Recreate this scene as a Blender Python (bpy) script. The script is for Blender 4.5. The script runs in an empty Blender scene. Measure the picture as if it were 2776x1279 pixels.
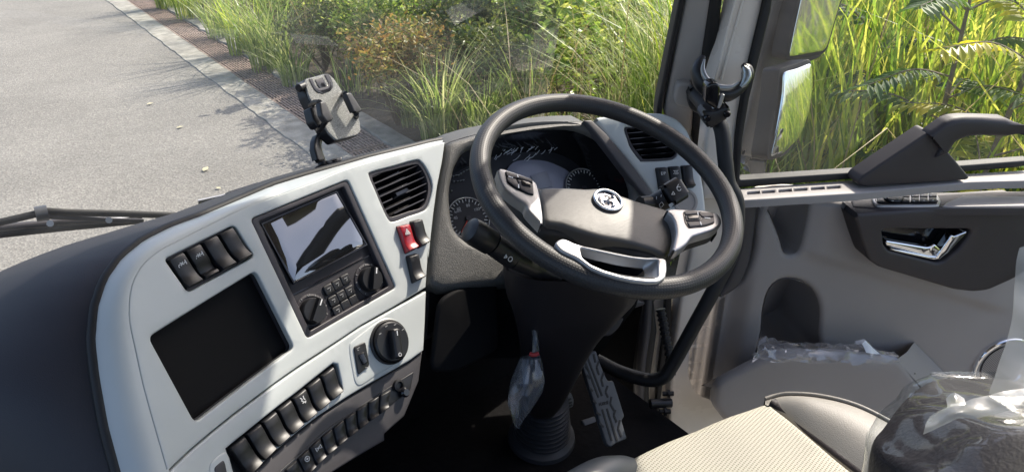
import bpy, bmesh, math, random
import numpy as np
from mathutils import Vector, Matrix
from mathutils.geometry import delaunay_2d_cdt
rad = math.radians
scene = bpy.context.scene
COL = scene.collection
random.seed(7)
rng = np.random.default_rng(7)

# ------------------------------------------------------------------ camera, sky, sun, exposure
W0, H0, F0 = 2776.0, 1279.0, 1982.0
PITCH, AZ, CAMZ = rad(27.676), rad(36.03), 2.45
FWD = Vector((math.sin(AZ) * math.cos(PITCH), math.cos(AZ) * math.cos(PITCH), -math.sin(PITCH)))
RGT = Vector((math.cos(AZ), -math.sin(AZ), 0))
UPV = RGT.cross(FWD)
CAMP = Vector((0, 0, CAMZ))
cd = bpy.data.cameras.new('camera')
cd.sensor_fit = 'HORIZONTAL'
cd.angle = 2 * math.atan(W0 / 2 / F0)
cd.clip_start, cd.clip_end = 0.02, 500
cam = bpy.data.objects.new('camera', cd)
COL.objects.link(cam)
cam.matrix_world = Matrix((( RGT.x, UPV.x, -FWD.x, 0), (RGT.y, UPV.y, -FWD.y, 0), (RGT.z, UPV.z, -FWD.z, CAMZ), (0, 0, 0, 1)))
scene.camera = cam
SUN_AZ, SUN_EL = rad(78), rad(45)
world = bpy.data.worlds.new('World')
scene.world = world
world.use_nodes = True
wn = world.node_tree
sky = wn.nodes.new('ShaderNodeTexSky')
sky.sky_type = 'NISHITA'
sky.sun_disc = False
sky.sun_elevation = SUN_EL
sky.sun_rotation = SUN_AZ
sky.air_density, sky.dust_density, sky.ozone_density = 0.8, 3.0, 0.5
bg = wn.nodes['Background']
wn.links.new(sky.outputs[0], bg.inputs[0])
bg.inputs[1].default_value = 0.15
sd = bpy.data.lights.new('sun', 'SUN')
sd.energy, sd.angle, sd.color = 3.0, rad(0.53), (1.0, 0.92, 0.80)
sun = bpy.data.objects.new('sun', sd)
COL.objects.link(sun)
SUNV = Vector((math.sin(SUN_AZ) * math.cos(SUN_EL), math.cos(SUN_AZ) * math.cos(SUN_EL), math.sin(SUN_EL)))
sun.rotation_euler = SUNV.to_track_quat('Z', 'Y').to_euler()
scene.view_settings.view_transform = 'Standard'
scene.view_settings.look = 'None'
scene.view_settings.exposure = 1.15
scene.view_settings.gamma = 1
scene.view_settings.use_curve_mapping = False
scene.render.engine = 'CYCLES'
scene.cycles.max_bounces = 10
scene.cycles.transparent_max_bounces = 16
scene.cycles.caustics_reflective = False
scene.cycles.caustics_refractive = False
scene.cycles.use_denoising = True

# ------------------------------------------------------------------ materials
def _n(nt, t, **k):
    n = nt.nodes.new(t)
    for a, v in k.items(): setattr(n, a, v)
    return n
MATS = {}
def mat(name, col, rough=.5, metal=0., bump=None, var=None, spec=.5, coat=0., ior=1.5, alpha=1., trans=0.):
    """bump=(kind, scale, strength, distance); var=(scale, amount) tonal mottling of the surface's own colour"""
    m = bpy.data.materials.new(name); m.use_nodes = True
    nt = m.node_tree; b = nt.nodes['Principled BSDF']
    b.inputs['Base Color'].default_value = (*col, 1)
    b.inputs['Roughness'].default_value = rough
    b.inputs['Metallic'].default_value = metal
    b.inputs['Specular IOR Level'].default_value = spec
    b.inputs['Coat Weight'].default_value = coat
    b.inputs['IOR'].default_value = ior
    b.inputs['Alpha'].default_value = alpha
    tc = _n(nt, 'ShaderNodeTexCoord')
    if var:
        nz = _n(nt, 'ShaderNodeTexNoise'); nz.inputs['Scale'].default_value = var[0]; nz.inputs['Detail'].default_value = 5
        nt.links.new(tc.outputs['Object'], nz.inputs['Vector'])
        r = _n(nt, 'ShaderNodeMapRange'); r.inputs[1].default_value = .3; r.inputs[2].default_value = .7
        r.inputs[3].default_value = 1 - var[1]; r.inputs[4].default_value = 1 + var[1]
        nt.links.new(nz.outputs[0], r.inputs[0])
        mx = _n(nt, 'ShaderNodeMix', data_type='RGBA', blend_type='MULTIPLY')
        mx.inputs[0].default_value = 1; mx.inputs[6].default_value = (*col, 1)
        nt.links.new(r.outputs[0], mx.inputs[7]); nt.links.new(mx.outputs[2], b.inputs['Base Color'])
        rr = _n(nt, 'ShaderNodeMapRange'); rr.inputs[3].default_value = rough * .85; rr.inputs[4].default_value = min(1, rough * 1.15)
        nt.links.new(nz.outputs[0], rr.inputs[0]); nt.links.new(rr.outputs[0], b.inputs['Roughness'])
    if bump:
        kind, sc, st, dist = bump
        if kind == 'voronoi' or kind == 'cells':
            t = _n(nt, 'ShaderNodeTexVoronoi'); t.inputs['Scale'].default_value = sc
            if kind == 'voronoi': t.feature = 'SMOOTH_F1'
            out = t.outputs['Distance']; vec = tc.outputs['Object']
        elif kind == 'dots':
            t = _n(nt, 'ShaderNodeTexVoronoi'); t.inputs['Scale'].default_value = sc; t.inputs['Randomness'].default_value = 0
            t.voronoi_dimensions = '2D'; out = t.outputs['Distance']; vec = tc.outputs['UV']
        elif kind == 'brushed':
            t = _n(nt, 'ShaderNodeTexNoise'); t.inputs['Scale'].default_value = sc; t.inputs['Detail'].default_value = 6
            mp = _n(nt, 'ShaderNodeMapping'); mp.inputs['Scale'].default_value = (.15, 1, 2); mp.inputs['Rotation'].default_value = (0, 0, .55)
            nt.links.new(tc.outputs['Object'], mp.inputs[0]); vec = mp.outputs[0]; out = t.outputs[0]
        else:
            t = _n(nt, 'ShaderNodeTexNoise'); t.inputs['Scale'].default_value = sc; t.inputs['Detail'].default_value = 5
            out = t.outputs[0]; vec = tc.outputs['Object']
        nt.links.new(vec, t.inputs['Vector'])
        if kind == 'dots':
            rr = _n(nt, 'ShaderNodeMapRange'); rr.inputs[1].default_value = .12; rr.inputs[2].default_value = .3
            nt.links.new(out, rr.inputs[0]); out = rr.outputs[0]
        bp = _n(nt, 'ShaderNodeBump'); bp.inputs['Strength'].default_value = st; bp.inputs['Distance'].default_value = dist
        nt.links.new(out, bp.inputs['Height']); nt.links.new(bp.outputs[0], b.inputs['Normal'])
    MATS[name] = m
    return m
def clear(name, tint=(1, 1, 1), refl=1.0, rough=0.0, milky=0.0, milk=(.8, .85, .87), bump=None, smear=None):
    """thin clear sheet: straight-through transparency, fresnel gloss and an optional milky scatter"""
    m = bpy.data.materials.new(name); m.use_nodes = True
    nt = m.node_tree; nt.nodes.remove(nt.nodes['Principled BSDF']); o = nt.nodes['Material Output']
    tr = _n(nt, 'ShaderNodeBsdfTransparent'); tr.inputs[0].default_value = (*tint, 1)
    gl = _n(nt, 'ShaderNodeBsdfGlossy'); gl.inputs[0].default_value = (1, 1, 1, 1); gl.inputs[1].default_value = rough
    fr = _n(nt, 'ShaderNodeFresnel'); ge = _n(nt, 'ShaderNodeNewGeometry')
    ir = _n(nt, 'ShaderNodeMapRange'); ir.inputs[3].default_value = 1.5; ir.inputs[4].default_value = 1 / 1.5   # a pane reflects alike from both sides
    nt.links.new(ge.outputs['Backfacing'], ir.inputs[0]); nt.links.new(ir.outputs[0], fr.inputs[0])
    mu = _n(nt, 'ShaderNodeMath', operation='MULTIPLY', use_clamp=True); mu.inputs[1].default_value = refl
    nt.links.new(fr.outputs[0], mu.inputs[0])
    mx = _n(nt, 'ShaderNodeMixShader')
    nt.links.new(mu.outputs[0], mx.inputs[0])
    base = tr.outputs[0]
    if milky:
        df = _n(nt, 'ShaderNodeBsdfDiffuse'); df.inputs[0].default_value = (*milk, 1)
        tl = _n(nt, 'ShaderNodeBsdfTranslucent'); tl.inputs[0].default_value = (*milk, 1)
        ad = _n(nt, 'ShaderNodeMixShader'); ad.inputs[0].default_value = .5
        nt.links.new(df.outputs[0], ad.inputs[1]); nt.links.new(tl.outputs[0], ad.inputs[2])
        m2 = _n(nt, 'ShaderNodeMixShader'); m2.inputs[0].default_value = milky
        if smear:   # uneven milky streaks: dust, and on the windscreen also pale reflections painted in
            tc = _n(nt, 'ShaderNodeTexCoord'); mp = _n(nt, 'ShaderNodeMapping'); mp.inputs['Scale'].default_value = smear; mp.inputs['Rotation'].default_value = (0, .5, 0)
            t = _n(nt, 'ShaderNodeTexNoise'); t.inputs['Scale'].default_value = 1; t.inputs['Detail'].default_value = 7; t.inputs['Roughness'].default_value = .6
            nt.links.new(tc.outputs['Object'], mp.inputs[0]); nt.links.new(mp.outputs[0], t.inputs['Vector'])
            r = _n(nt, 'ShaderNodeMapRange'); r.inputs[1].default_value = .38; r.inputs[2].default_value = .72; r.inputs[3].default_value = milky * .35; r.inputs[4].default_value = milky * 2.4
            nt.links.new(t.outputs[0], r.inputs[0]); nt.links.new(r.outputs[0], m2.inputs[0])
        nt.links.new(tr.outputs[0], m2.inputs[1]); nt.links.new(ad.outputs[0], m2.inputs[2]); base = m2.outputs[0]
    nt.links.new(base, mx.inputs[1]); nt.links.new(gl.outputs[0], mx.inputs[2])
    if bump:
        tc = _n(nt, 'ShaderNodeTexCoord'); t = _n(nt, 'ShaderNodeTexNoise'); t.inputs['Scale'].default_value = bump[0]; t.inputs['Detail'].default_value = 4
        nt.links.new(tc.outputs['Object'], t.inputs['Vector'])
        bp = _n(nt, 'ShaderNodeBump'); bp.inputs['Strength'].default_value = bump[1]; bp.inputs['Distance'].default_value = .01
        nt.links.new(t.outputs[0], bp.inputs['Height']); nt.links.new(bp.outputs[0], gl.inputs['Normal']); nt.links.new(bp.outputs[0], fr.inputs['Normal'])
    nt.links.new(mx.outputs[0], o.inputs[0])
    MATS[name] = m
    return m
def leafmat(name, cols, trans=.45, rough=.45):
    m = bpy.data.materials.new(name); m.use_nodes = True
    nt = m.node_tree; b = nt.nodes['Principled BSDF']; o = nt.nodes['Material Output']
    ge = _n(nt, 'ShaderNodeNewGeometry'); cr = _n(nt, 'ShaderNodeValToRGB')
    el = cr.color_ramp.elements
    while len(el) < len(cols): el.new(.5)
    for i, c in enumerate(cols): el[i].position = i / max(1, len(cols) - 1); el[i].color = (*c, 1)
    nt.links.new(ge.outputs['Random Per Island'], cr.inputs[0])
    nt.links.new(cr.outputs[0], b.inputs['Base Color'])
    b.inputs['Roughness'].default_value = rough; b.inputs['Specular IOR Level'].default_value = .5
    tl = _n(nt, 'ShaderNodeBsdfTranslucent'); mx = _n(nt, 'ShaderNodeMixShader'); mx.inputs[0].default_value = trans
    hs = _n(nt, 'ShaderNodeHueSaturation'); hs.inputs['Value'].default_value = 1.7; hs.inputs['Saturation'].default_value = 1.1
    nt.links.new(cr.outputs[0], hs.inputs['Color']); nt.links.new(hs.outputs[0], tl.inputs[0])
    nt.links.new(b.outputs[0], mx.inputs[1]); nt.links.new(tl.outputs[0], mx.inputs[2]); nt.links.new(mx.outputs[0], o.inputs[0])
    return m
M_WHITE = mat('silver_white_trim', (.52, .55, .545), .36, 0, ('voronoi', 1400, .06, .0005), (9, .035))
M_BLACK = mat('black_plastic', (.012, .012, .014), .42, 0, ('noise', 1200, .05, .001))
M_GLOSSBLACK = mat('gloss_black', (.008, .008, .01), .12)
M_DARK = mat('dark_grained_plastic', (.022, .02, .026), .55, 0, ('voronoi', 900, .25, .0008), (6, .1))
M_GREY = mat('dark_grey_plastic', (.062, .058, .062), .55, 0, ('noise', 1500, .1, .0006), (8, .06))
M_HOOD = mat('grained_hood_leatherette', (.075, .074, .07), .5, 0, ('voronoi', 800, .6, .0012), (10, .08))
M_BEZEL = mat('bezel_grey', (.04, .036, .042), .45, 0, ('noise', 1500, .08, .0006))
M_RIM = mat('perforated_rim_leather', (.024, .024, .026), .5, 0, ('dots', 1, .3, .0025))
M_HUB = mat('hub_cover_plastic', (.078, .075, .072), .5, 0, ('brushed', 500, .15, .002), (20, .05))
M_SILVER = mat('satin_silver', (.40, .40, .405), .42, .65, None, (30, .03))
M_CHROME = mat('chrome', (.85, .85, .86), .06, 1)
M_DCHROME = mat('dark_chrome', (.12, .12, .13), .12, 1)
M_BEIGE = mat('warm_grey_door_trim', (.305, .284, .274), .55, 0, ('voronoi', 1100, .15, .0008), (4, .05))
M_BEIGE2 = mat('warm_grey_pillar_trim', (.36, .335, .315), .6, 0, ('noise', 900, .1, .001), (4, .04))
M_CREAM = mat('cream_body_paint', (.74, .68, .61), .28, 0, None, (3, .03), coat=.4)
M_RUBBER = mat('black_rubber', (.012, .012, .013), .6, 0, ('noise', 300, .1, .001))
M_ARM = mat('plum_grey_armrest', (.034, .029, .032), .55, 0, ('noise', 900, .12, .001), (8, .06))
M_LEATHER = mat('grey_seat_leather', (.23, .22, .20), .5, 0, ('voronoi', 900, .3, .0012), (10, .06))
M_SEATDARK = mat('dark_seat_fabric', (.009, .005, .008), .6, 0, ('noise', 200, .3, .003))
M_FLOOR = mat('black_floor_mat', (.006, .0055, .006), .9, 0, ('noise', 60, .5, .005), (12, .4), spec=.15)
M_PEDAL = mat('pedal_rubber_grey', (.085, .09, .10), .55, 0, ('noise', 700, .15, .001), (30, .1))
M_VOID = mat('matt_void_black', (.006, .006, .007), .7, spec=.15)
M_SCREEN = mat('dark_screen_glass', (.01, .011, .013), .03, 0, ior=2.4, coat=1.0)
M_LENS = mat('cluster_lens_glare', (.26, .26, .32), .25)  # pale lavender paints the reflection on the glossy cluster cover
M_DIAL = mat('dial_face', (.014, .014, .018), .5)
M_MARK = mat('white_print', (.75, .75, .75), .5)
M_GREYMARK = mat('grey_print', (.3, .3, .3), .5)
M_RED = mat('red_switch', (.33, .012, .022), .3, coat=.4)
M_NEEDLE = mat('red_needle', (.7, .06, .04), .4)
M_HOLDER = mat('speckled_holder_pad', (.38, .38, .365), .45, 0, ('noise', 1100, 1, .003), (700, .8))
M_MIRROR = mat('mirror_glass', (.66, .70, .70), .035, .97)
M_MHOUSE = mat('mirror_housing_grey', (.055, .058, .064), .4, 0, None, (6, .15), coat=.3)
M_METAL = mat('bare_metal', (.5, .5, .5), .35, 1)
M_RUST = mat('rusty_iron', (.27, .20, .165), .8, 0, ('noise', 90, .5, .004), (14, .45))
M_GLASS = clear('window_glass', (.97, .985, .98), 1.0, 0, .022, (.7, .7, .68), smear=(3, 3, 6))
M_SCREENGLASS = clear('dust_and_glare_windscreen', (.96, .98, .97), 1.2, 0, .055, (.7, .7, .66), smear=(2.2, 2, 9))  # its uneven dust also stands in for pale reflections on the glass
M_BAGPALE = clear('pale_plastic_bag', (.9, .92, .94), 1.4, .15, .30, (.58, .60, .66), (12, .35))
M_FILM = clear('crinkled_plastic_film', (.93, .95, .96), 0.6, .06, .006, (.7, .76, .78), (5, .35))
M_FILMW = clear('milky_plastic_sheet', (.95, .96, .97), 1.0, .25, .42, (.55, .59, .60), (14, .3))
M_BAG = clear('grey_plastic_bag', (.9, .92, .94), 1.2, .15, .24, (.34, .38, .44), (12, .35))

def fabric():
    m = mat('cream_ribbed_fabric', (.44, .425, .36), .8, spec=.2)
    nt = m.node_tree; b = nt.nodes['Principled BSDF']
    tc = _n(nt, 'ShaderNodeTexCoord')
    mp = _n(nt, 'ShaderNodeMapping'); mp.inputs['Scale'].default_value = (250, 190, 1)
    nt.links.new(tc.outputs['UV'], mp.inputs[0])
    v = _n(nt, 'ShaderNodeTexVoronoi'); v.voronoi_dimensions = '2D'; v.inputs['Randomness'].default_value = .12; v.inputs['Scale'].default_value = 1
    nt.links.new(mp.outputs[0], v.inputs['Vector'])
    r = _n(nt, 'ShaderNodeMapRange'); r.inputs[1].default_value = .14; r.inputs[2].default_value = .36
    nt.links.new(v.outputs['Distance'], r.inputs[0])
    mx = _n(nt, 'ShaderNodeMix', data_type='RGBA'); mx.inputs[6].default_value = (.22, .21, .17, 1); mx.inputs[7].default_value = (.44, .425, .36, 1)
    nt.links.new(r.outputs[0], mx.inputs[0]); nt.links.new(mx.outputs[2], b.inputs['Base Color'])
    bp = _n(nt, 'ShaderNodeBump'); bp.inputs['Strength'].default_value = .5; bp.inputs['Distance'].default_value = .002
    nt.links.new(r.outputs[0], bp.inputs['Height']); nt.links.new(bp.outputs[0], b.inputs['Normal'])
    return m
M_FABRIC = fabric()
def grille():
    m = mat('speaker_mesh', (.25, .23, .22), .5)
    nt = m.node_tree; b = nt.nodes['Principled BSDF']
    tc = _n(nt, 'ShaderNodeTexCoord')
    v = _n(nt, 'ShaderNodeTexVoronoi'); v.inputs['Randomness'].default_value = 0; v.inputs['Scale'].default_value = 210; v.voronoi_dimensions = '2D'
    mp = _n(nt, 'ShaderNodeMapping'); mp.inputs['Rotation'].default_value = (0, 0, .7)
    nt.links.new(tc.outputs['UV'], mp.inputs[0]); nt.links.new(mp.outputs[0], v.inputs['Vector'])
    r = _n(nt, 'ShaderNodeMapRange'); r.inputs[1].default_value = .28; r.inputs[2].default_value = .40
    nt.links.new(v.outputs['Distance'], r.inputs[0])
    mx = _n(nt, 'ShaderNodeMix', data_type='RGBA'); mx.inputs[6].default_value = (.02, .02, .02, 1); mx.inputs[7].default_value = (.36, .33, .31, 1)
    nt.links.new(r.outputs[0], mx.inputs[0]); nt.links.new(mx.outputs[2], b.inputs['Base Color'])
    return m
M_GRILLE = grille()
def asphalt():
    m = mat('grey_asphalt', (.2, .2, .2), .85)
    nt = m.node_tree; b = nt.nodes['Principled BSDF']; tc = _n(nt, 'ShaderNodeTexCoord')
    v = _n(nt, 'ShaderNodeTexVoronoi'); v.inputs['Scale'].default_value = 62
    n2 = _n(nt, 'ShaderNodeTexNoise'); n2.inputs['Scale'].default_value = .6; n2.inputs['Detail'].default_value = 8; n2.inputs['Roughness'].default_value = .65
    n3 = _n(nt, 'ShaderNodeTexNoise'); n3.inputs['Scale'].default_value = 40; n3.inputs['Detail'].default_value = 6; n3.inputs['Roughness'].default_value = .8
    for t in (v, n2, n3): nt.links.new(tc.outputs['Object'], t.inputs['Vector'])
    cr = _n(nt, 'ShaderNodeValToRGB'); e = cr.color_ramp.elements
    e[0].position = .05; e[0].color = (.14, .131, .118, 1); e[1].position = .95; e[1].color = (.33, .313, .28, 1)
    q = e.new(.55); q.color = (.218, .206, .185, 1)
    sx = _n(nt, 'ShaderNodeSeparateColor'); nt.links.new(v.outputs['Color'], sx.inputs[0])
    av = _n(nt, 'ShaderNodeMath', operation='ADD'); nt.links.new(sx.outputs[0], av.inputs[0]); nt.links.new(n3.outputs[0], av.inputs[1])
    hf = _n(nt, 'ShaderNodeMath', operation='MULTIPLY'); hf.inputs[1].default_value = .5; nt.links.new(av.outputs[0], hf.inputs[0])
    nt.links.new(hf.outputs[0], cr.inputs[0])
    r = _n(nt, 'ShaderNodeMapRange'); r.inputs[1].default_value = .3; r.inputs[2].default_value = .7; r.inputs[3].default_value = .80; r.inputs[4].default_value = 1.16
    nt.links.new(n2.outputs[0], r.inputs[0])
    mx = _n(nt, 'ShaderNodeMix', data_type='RGBA', blend_type='MULTIPLY'); mx.inputs[0].default_value = 1
    nt.links.new(cr.outputs[0], mx.inputs[6]); nt.links.new(r.outputs[0], mx.inputs[7]); nt.links.new(mx.outputs[2], b.inputs['Base Color'])
    bp = _n(nt, 'ShaderNodeBump'); bp.inputs['Strength'].default_value = .6; bp.inputs['Distance'].default_value = .006
    nt.links.new(v.outputs['Distance'], bp.inputs['Height']); nt.links.new(bp.outputs[0], b.inputs['Normal'])
    return m
M_ROAD = asphalt()
M_CONC = mat('worn_concrete', (.24, .23, .205), .85, 0, ('noise', 60, .6, .01), (7, .45))
M_CONCL = mat('pale_concrete', (.30, .285, .25), .85, 0, ('noise', 60, .6, .01), (6, .35))
M_SOIL = mat('dark_soil', (.07, .055, .04), .95, 0, ('noise', 12, .8, .05), (3, .4))
M_BARK = mat('grey_brown_bark', (.17, .14, .11), .85, 0, ('noise', 60, .6, .01), (20, .3))
M_TWIG = mat('dry_twig', (.12, .085, .06), .85)
M_LEAFLIT = mat('fallen_leaf_pale', (.5, .46, .30), .7, 0, None, (20, .2))
L_GRASS = leafmat('grass_blades', [(.075, .13, .03), (.16, .235, .055), (.31, .37, .12), (.54, .53, .28)], .4, .35)
L_REED = leafmat('reed_blades', [(.085, .155, .03), (.19, .275, .05), (.34, .41, .075), (.54, .51, .14)], .5, .38)
L_DRY = leafmat('dry_grass_blades', [(.25, .19, .10), (.38, .31, .17), (.14, .12, .05)], .3, .6)
L_BUSH = leafmat('dark_bush_leaves', [(.045, .075, .022), (.08, .12, .03), (.14, .17, .045), (.22, .23, .07)], .3, .4)
L_OLIVE = leafmat('olive_leaves', [(.09, .16, .035), (.18, .27, .06), (.33, .41, .10), (.54, .55, .17)], .45, .35)
L_ORANGE = leafmat('rust_orange_leaves', [(.09, .13, .035), (.18, .18, .05), (.34, .19, .07), (.34, .33, .10)], .35, .45)
L_DARKLEAF = leafmat('deep_green_leaves', [(.03, .075, .02), (.055, .115, .028), (.11, .18, .045)], .3, .6)
L_YELLOW = leafmat('yellow_green_leaves', [(.18, .24, .04), (.36, .36, .05), (.55, .47, .07)], .5, .4)

# ------------------------------------------------------------------ picture rays -> points on real surfaces
ZO = dict(d=(0, 0, .92795), s=(0, 0, 1.), q1=(0, 0, 1.855), q2=(900, 0, 1.855), q3=(1776, 0, 1.855), q4=(0, 560, 1.651), q5=(900, 560, 1.651),
          q6=(1776, 560, 1.651), w=(1240, 230, 1.979), d2=(660, 370, 2.967), d3=(400, 590, 1.7225), ph=(780, 180, 4.24), dh=(2276, 480, 3.71),
          fl=(1300, 780, 2.378), rb=(2176, 850, 2.767), cl=(1200, 380, 3.957), vr=(1660, 280, 3.49), tz=(1478, 624, 3.8))
def uv(z, x, y):
    ox, oy, k = ZO[z]
    return ox + x / k, oy + y / k
def ray(z, x, y):
    u, v = uv(z, x, y)
    return FWD + RGT * ((u - W0 / 2) / F0) + UPV * ((H0 / 2 - v) / F0)
def at(z, x, y, depth): return CAMP + ray(z, x, y) * depth
def aty(z, x, y, Y):
    r = ray(z, x, y); return CAMP + r * (Y / r.y)
def atx(z, x, y, X):
    r = ray(z, x, y); return CAMP + r * (X / r.x)
def atz(z, x, y, Z):
    r = ray(z, x, y); return CAMP + r * ((Z - CAMZ) / r.z)
class Frame:
    """right-handed local frame: a to the right along azimuth, b up, c out towards the cab"""
    def __init__(s, P, az=0, tilt=0, k=0., a0=0., axes=None):
        s.P = Vector(P)
        if axes: s.x, s.y, s.z = [Vector(v).normalized() for v in axes]
        else:
            a, t = rad(az), rad(tilt)
            s.x = Vector((math.sin(a), math.cos(a), 0)); away = Vector((-math.cos(a), math.sin(a), 0))
            s.y = away * math.sin(t) + Vector((0, 0, math.cos(t))); s.z = s.x.cross(s.y)
        s.k, s.a0 = k, a0
    def cv(s, a): return s.k * min(a - s.a0, 0) ** 2 if s.k else 0.
    def w(s, a, b, c=0.): return s.P + s.x * a + s.y * b + s.z * (c + s.cv(a))
    def ab(s, p):
        d = p - s.P; return d.dot(s.x), d.dot(s.y)
    def pt(s, z, x, y, c=0.):
        r = ray(z, x, y); cc = c
        for _ in range(20 if s.k else 1):
            p = CAMP + r * ((s.P + s.z * cc - CAMP).dot(s.z) / r.dot(s.z))
            a, b = s.ab(p); cc = c + s.cv(a)
        return (a, b)
    def pl(s, z, pts, c=0.): return [s.pt(z, x, y, c) for x, y in pts]
    def at(s, a, b, c=0.): return Frame(s.w(a, b, c), axes=(s.x, s.y, s.z))

# ------------------------------------------------------------------ object helpers
def thing(name, label, cat, loc, group=None):
    o = bpy.data.objects.new(name, None); COL.objects.link(o)
    o.empty_display_size = .1; o.location = loc; o['label'] = label; o['category'] = cat
    if group: o['group'] = group
    return o
def link(name, me, m, parent=None, label=None, kind=None, smooth=None):
    for mm in (m if isinstance(m, (list, tuple)) else [m]): me.materials.append(mm)
    if smooth is not None:
        me.polygons.foreach_set('use_smooth', [True] * len(me.polygons))
        me.set_sharp_from_angle(angle=rad(smooth))
    o = bpy.data.objects.new(name, me); COL.objects.link(o)
    if parent is not None:
        o.parent = parent
        o.matrix_parent_inverse = Matrix.Translation(parent.location).inverted() if parent.type == 'EMPTY' else Matrix()
    if label: o['label'] = label
    if kind: o['kind'] = kind
    return o
def tag(o, label, cat, group=None):
    o['label'] = label; o['category'] = cat
    if group: o['group'] = group
    return o
def mesh(v, f, name='mesh'):
    me = bpy.data.meshes.new(name); me.from_pydata([tuple(p) for p in v], [], f); me.update()
    return me
class MB:
    def __init__(s): s.v, s.f = [], []
    def add(s, v, f):
        n = len(s.v); s.v += [tuple(p) for p in v]; s.f += [tuple(i + n for i in q) for q in f]; return s
    def box(s, fr, a0, a1, b0, b1, c0, c1, tap=0.):
        P = [fr.w(a, b, c0) for a, b in ((a0, b0), (a1, b0), (a1, b1), (a0, b1))] + \
            [fr.w(a, b, c1) for a, b in ((a0 + tap, b0 + tap), (a1 - tap, b0 + tap), (a1 - tap, b1 - tap), (a0 + tap, b1 - tap))]
        return s.add(P, [(3, 2, 1, 0), (4, 5, 6, 7), (0, 1, 5, 4), (1, 2, 6, 5), (2, 3, 7, 6), (3, 0, 4, 7)])
    def build(s, name, m, parent=None, label=None, kind=None, smooth=35): return link(name, mesh(s.v, s.f), m, parent, label, kind, smooth)
def cat(pts, n=6, closed=False):
    """Catmull-Rom through points (tuples or Vectors)"""
    P = [Vector(p) for p in pts]; out = []; N = len(P)
    for i in range(N if closed else N - 1):
        p1, p2 = P[i], P[(i + 1) % N]
        p0 = P[i - 1] if (closed or i) else p1 * 2 - p2
        p3 = P[(i + 2) % N] if (closed or i + 2 < N) else p2 * 2 - p1
        for j in range(n):
            t = j / n
            out.append(.5 * (2 * p1 + (p2 - p0) * t + (2 * p0 - 5 * p1 + 4 * p2 - p3) * t * t + (3 * p1 - p0 - 3 * p2 + p3) * t ** 3))
    if not closed: out.append(P[-1])
    return out
def sm(pts, n=4): return [tuple(p) for p in cat([(x, y) for x, y in pts], n, True)]
def area(p): return .5 * sum(p[i - 1][0] * p[i][1] - p[i][0] * p[i - 1][1] for i in range(len(p)))
def ccw(p): return list(p) if area(p) > 0 else list(p)[::-1]
def rnd(poly, r, n=4):
    out = []; N = len(poly)
    for i in range(N):
        p = Vector(poly[i]); a = Vector(poly[i - 1]) - p; b = Vector(poly[(i + 1) % N]) - p
        ra = min(r, a.length * .45); rb = min(r, b.length * .45)
        A = p + a.normalized() * ra; B = p + b.normalized() * rb
        for j in range(n + 1):
            t = j / n; out.append(tuple(A * (1 - t) ** 2 + p * 2 * t * (1 - t) + B * t * t))
    return out
def rect(a0, b0, a1, b1): return [(a0, b0), (a1, b0), (a1, b1), (a0, b1)]
def dense(poly, step):
    out = []; N = len(poly)
    for i in range(N):
        p, q = Vector(poly[i]), Vector(poly[(i + 1) % N]); k = max(1, int((q - p).length / step))
        out += [tuple(p.lerp(q, j / k)) for j in range(k)]
    return out
def offs(poly, d):
    """move every vertex to the right of the travel direction (outwards for a ccw outline)"""
    out = []; N = len(poly)
    for i in range(N):
        p = Vector(poly[i]); e0 = p - Vector(poly[i - 1]); e1 = Vector(poly[(i + 1) % N]) - p
        if e0.length < 1e-9: e0 = e1
        if e1.length < 1e-9: e1 = e0
        e0, e1 = e0.normalized(), e1.normalized()
        n = Vector((e0.y + e1.y, -e0.x - e1.x))
        n = n.normalized() if n.length > 1e-6 else Vector((e0.y, -e0.x))
        k = d / max(.5, n.dot(Vector((e0.y, -e0.x))))
        out.append((p.x + n.x * k, p.y + n.y * k))
    return out
def inside(pts, poly):
    x, y = pts[:, 0], pts[:, 1]; r = np.zeros(len(pts), bool); P = np.array(poly); Q = np.roll(P, -1, 0)
    for (x1, y1), (x2, y2) in zip(P, Q):
        if y1 == y2: continue
        c = ((y1 > y) != (y2 > y)) & (x < (x2 - x1) * (y - y1) / (y2 - y1) + x1); r ^= c
    return r
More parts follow.
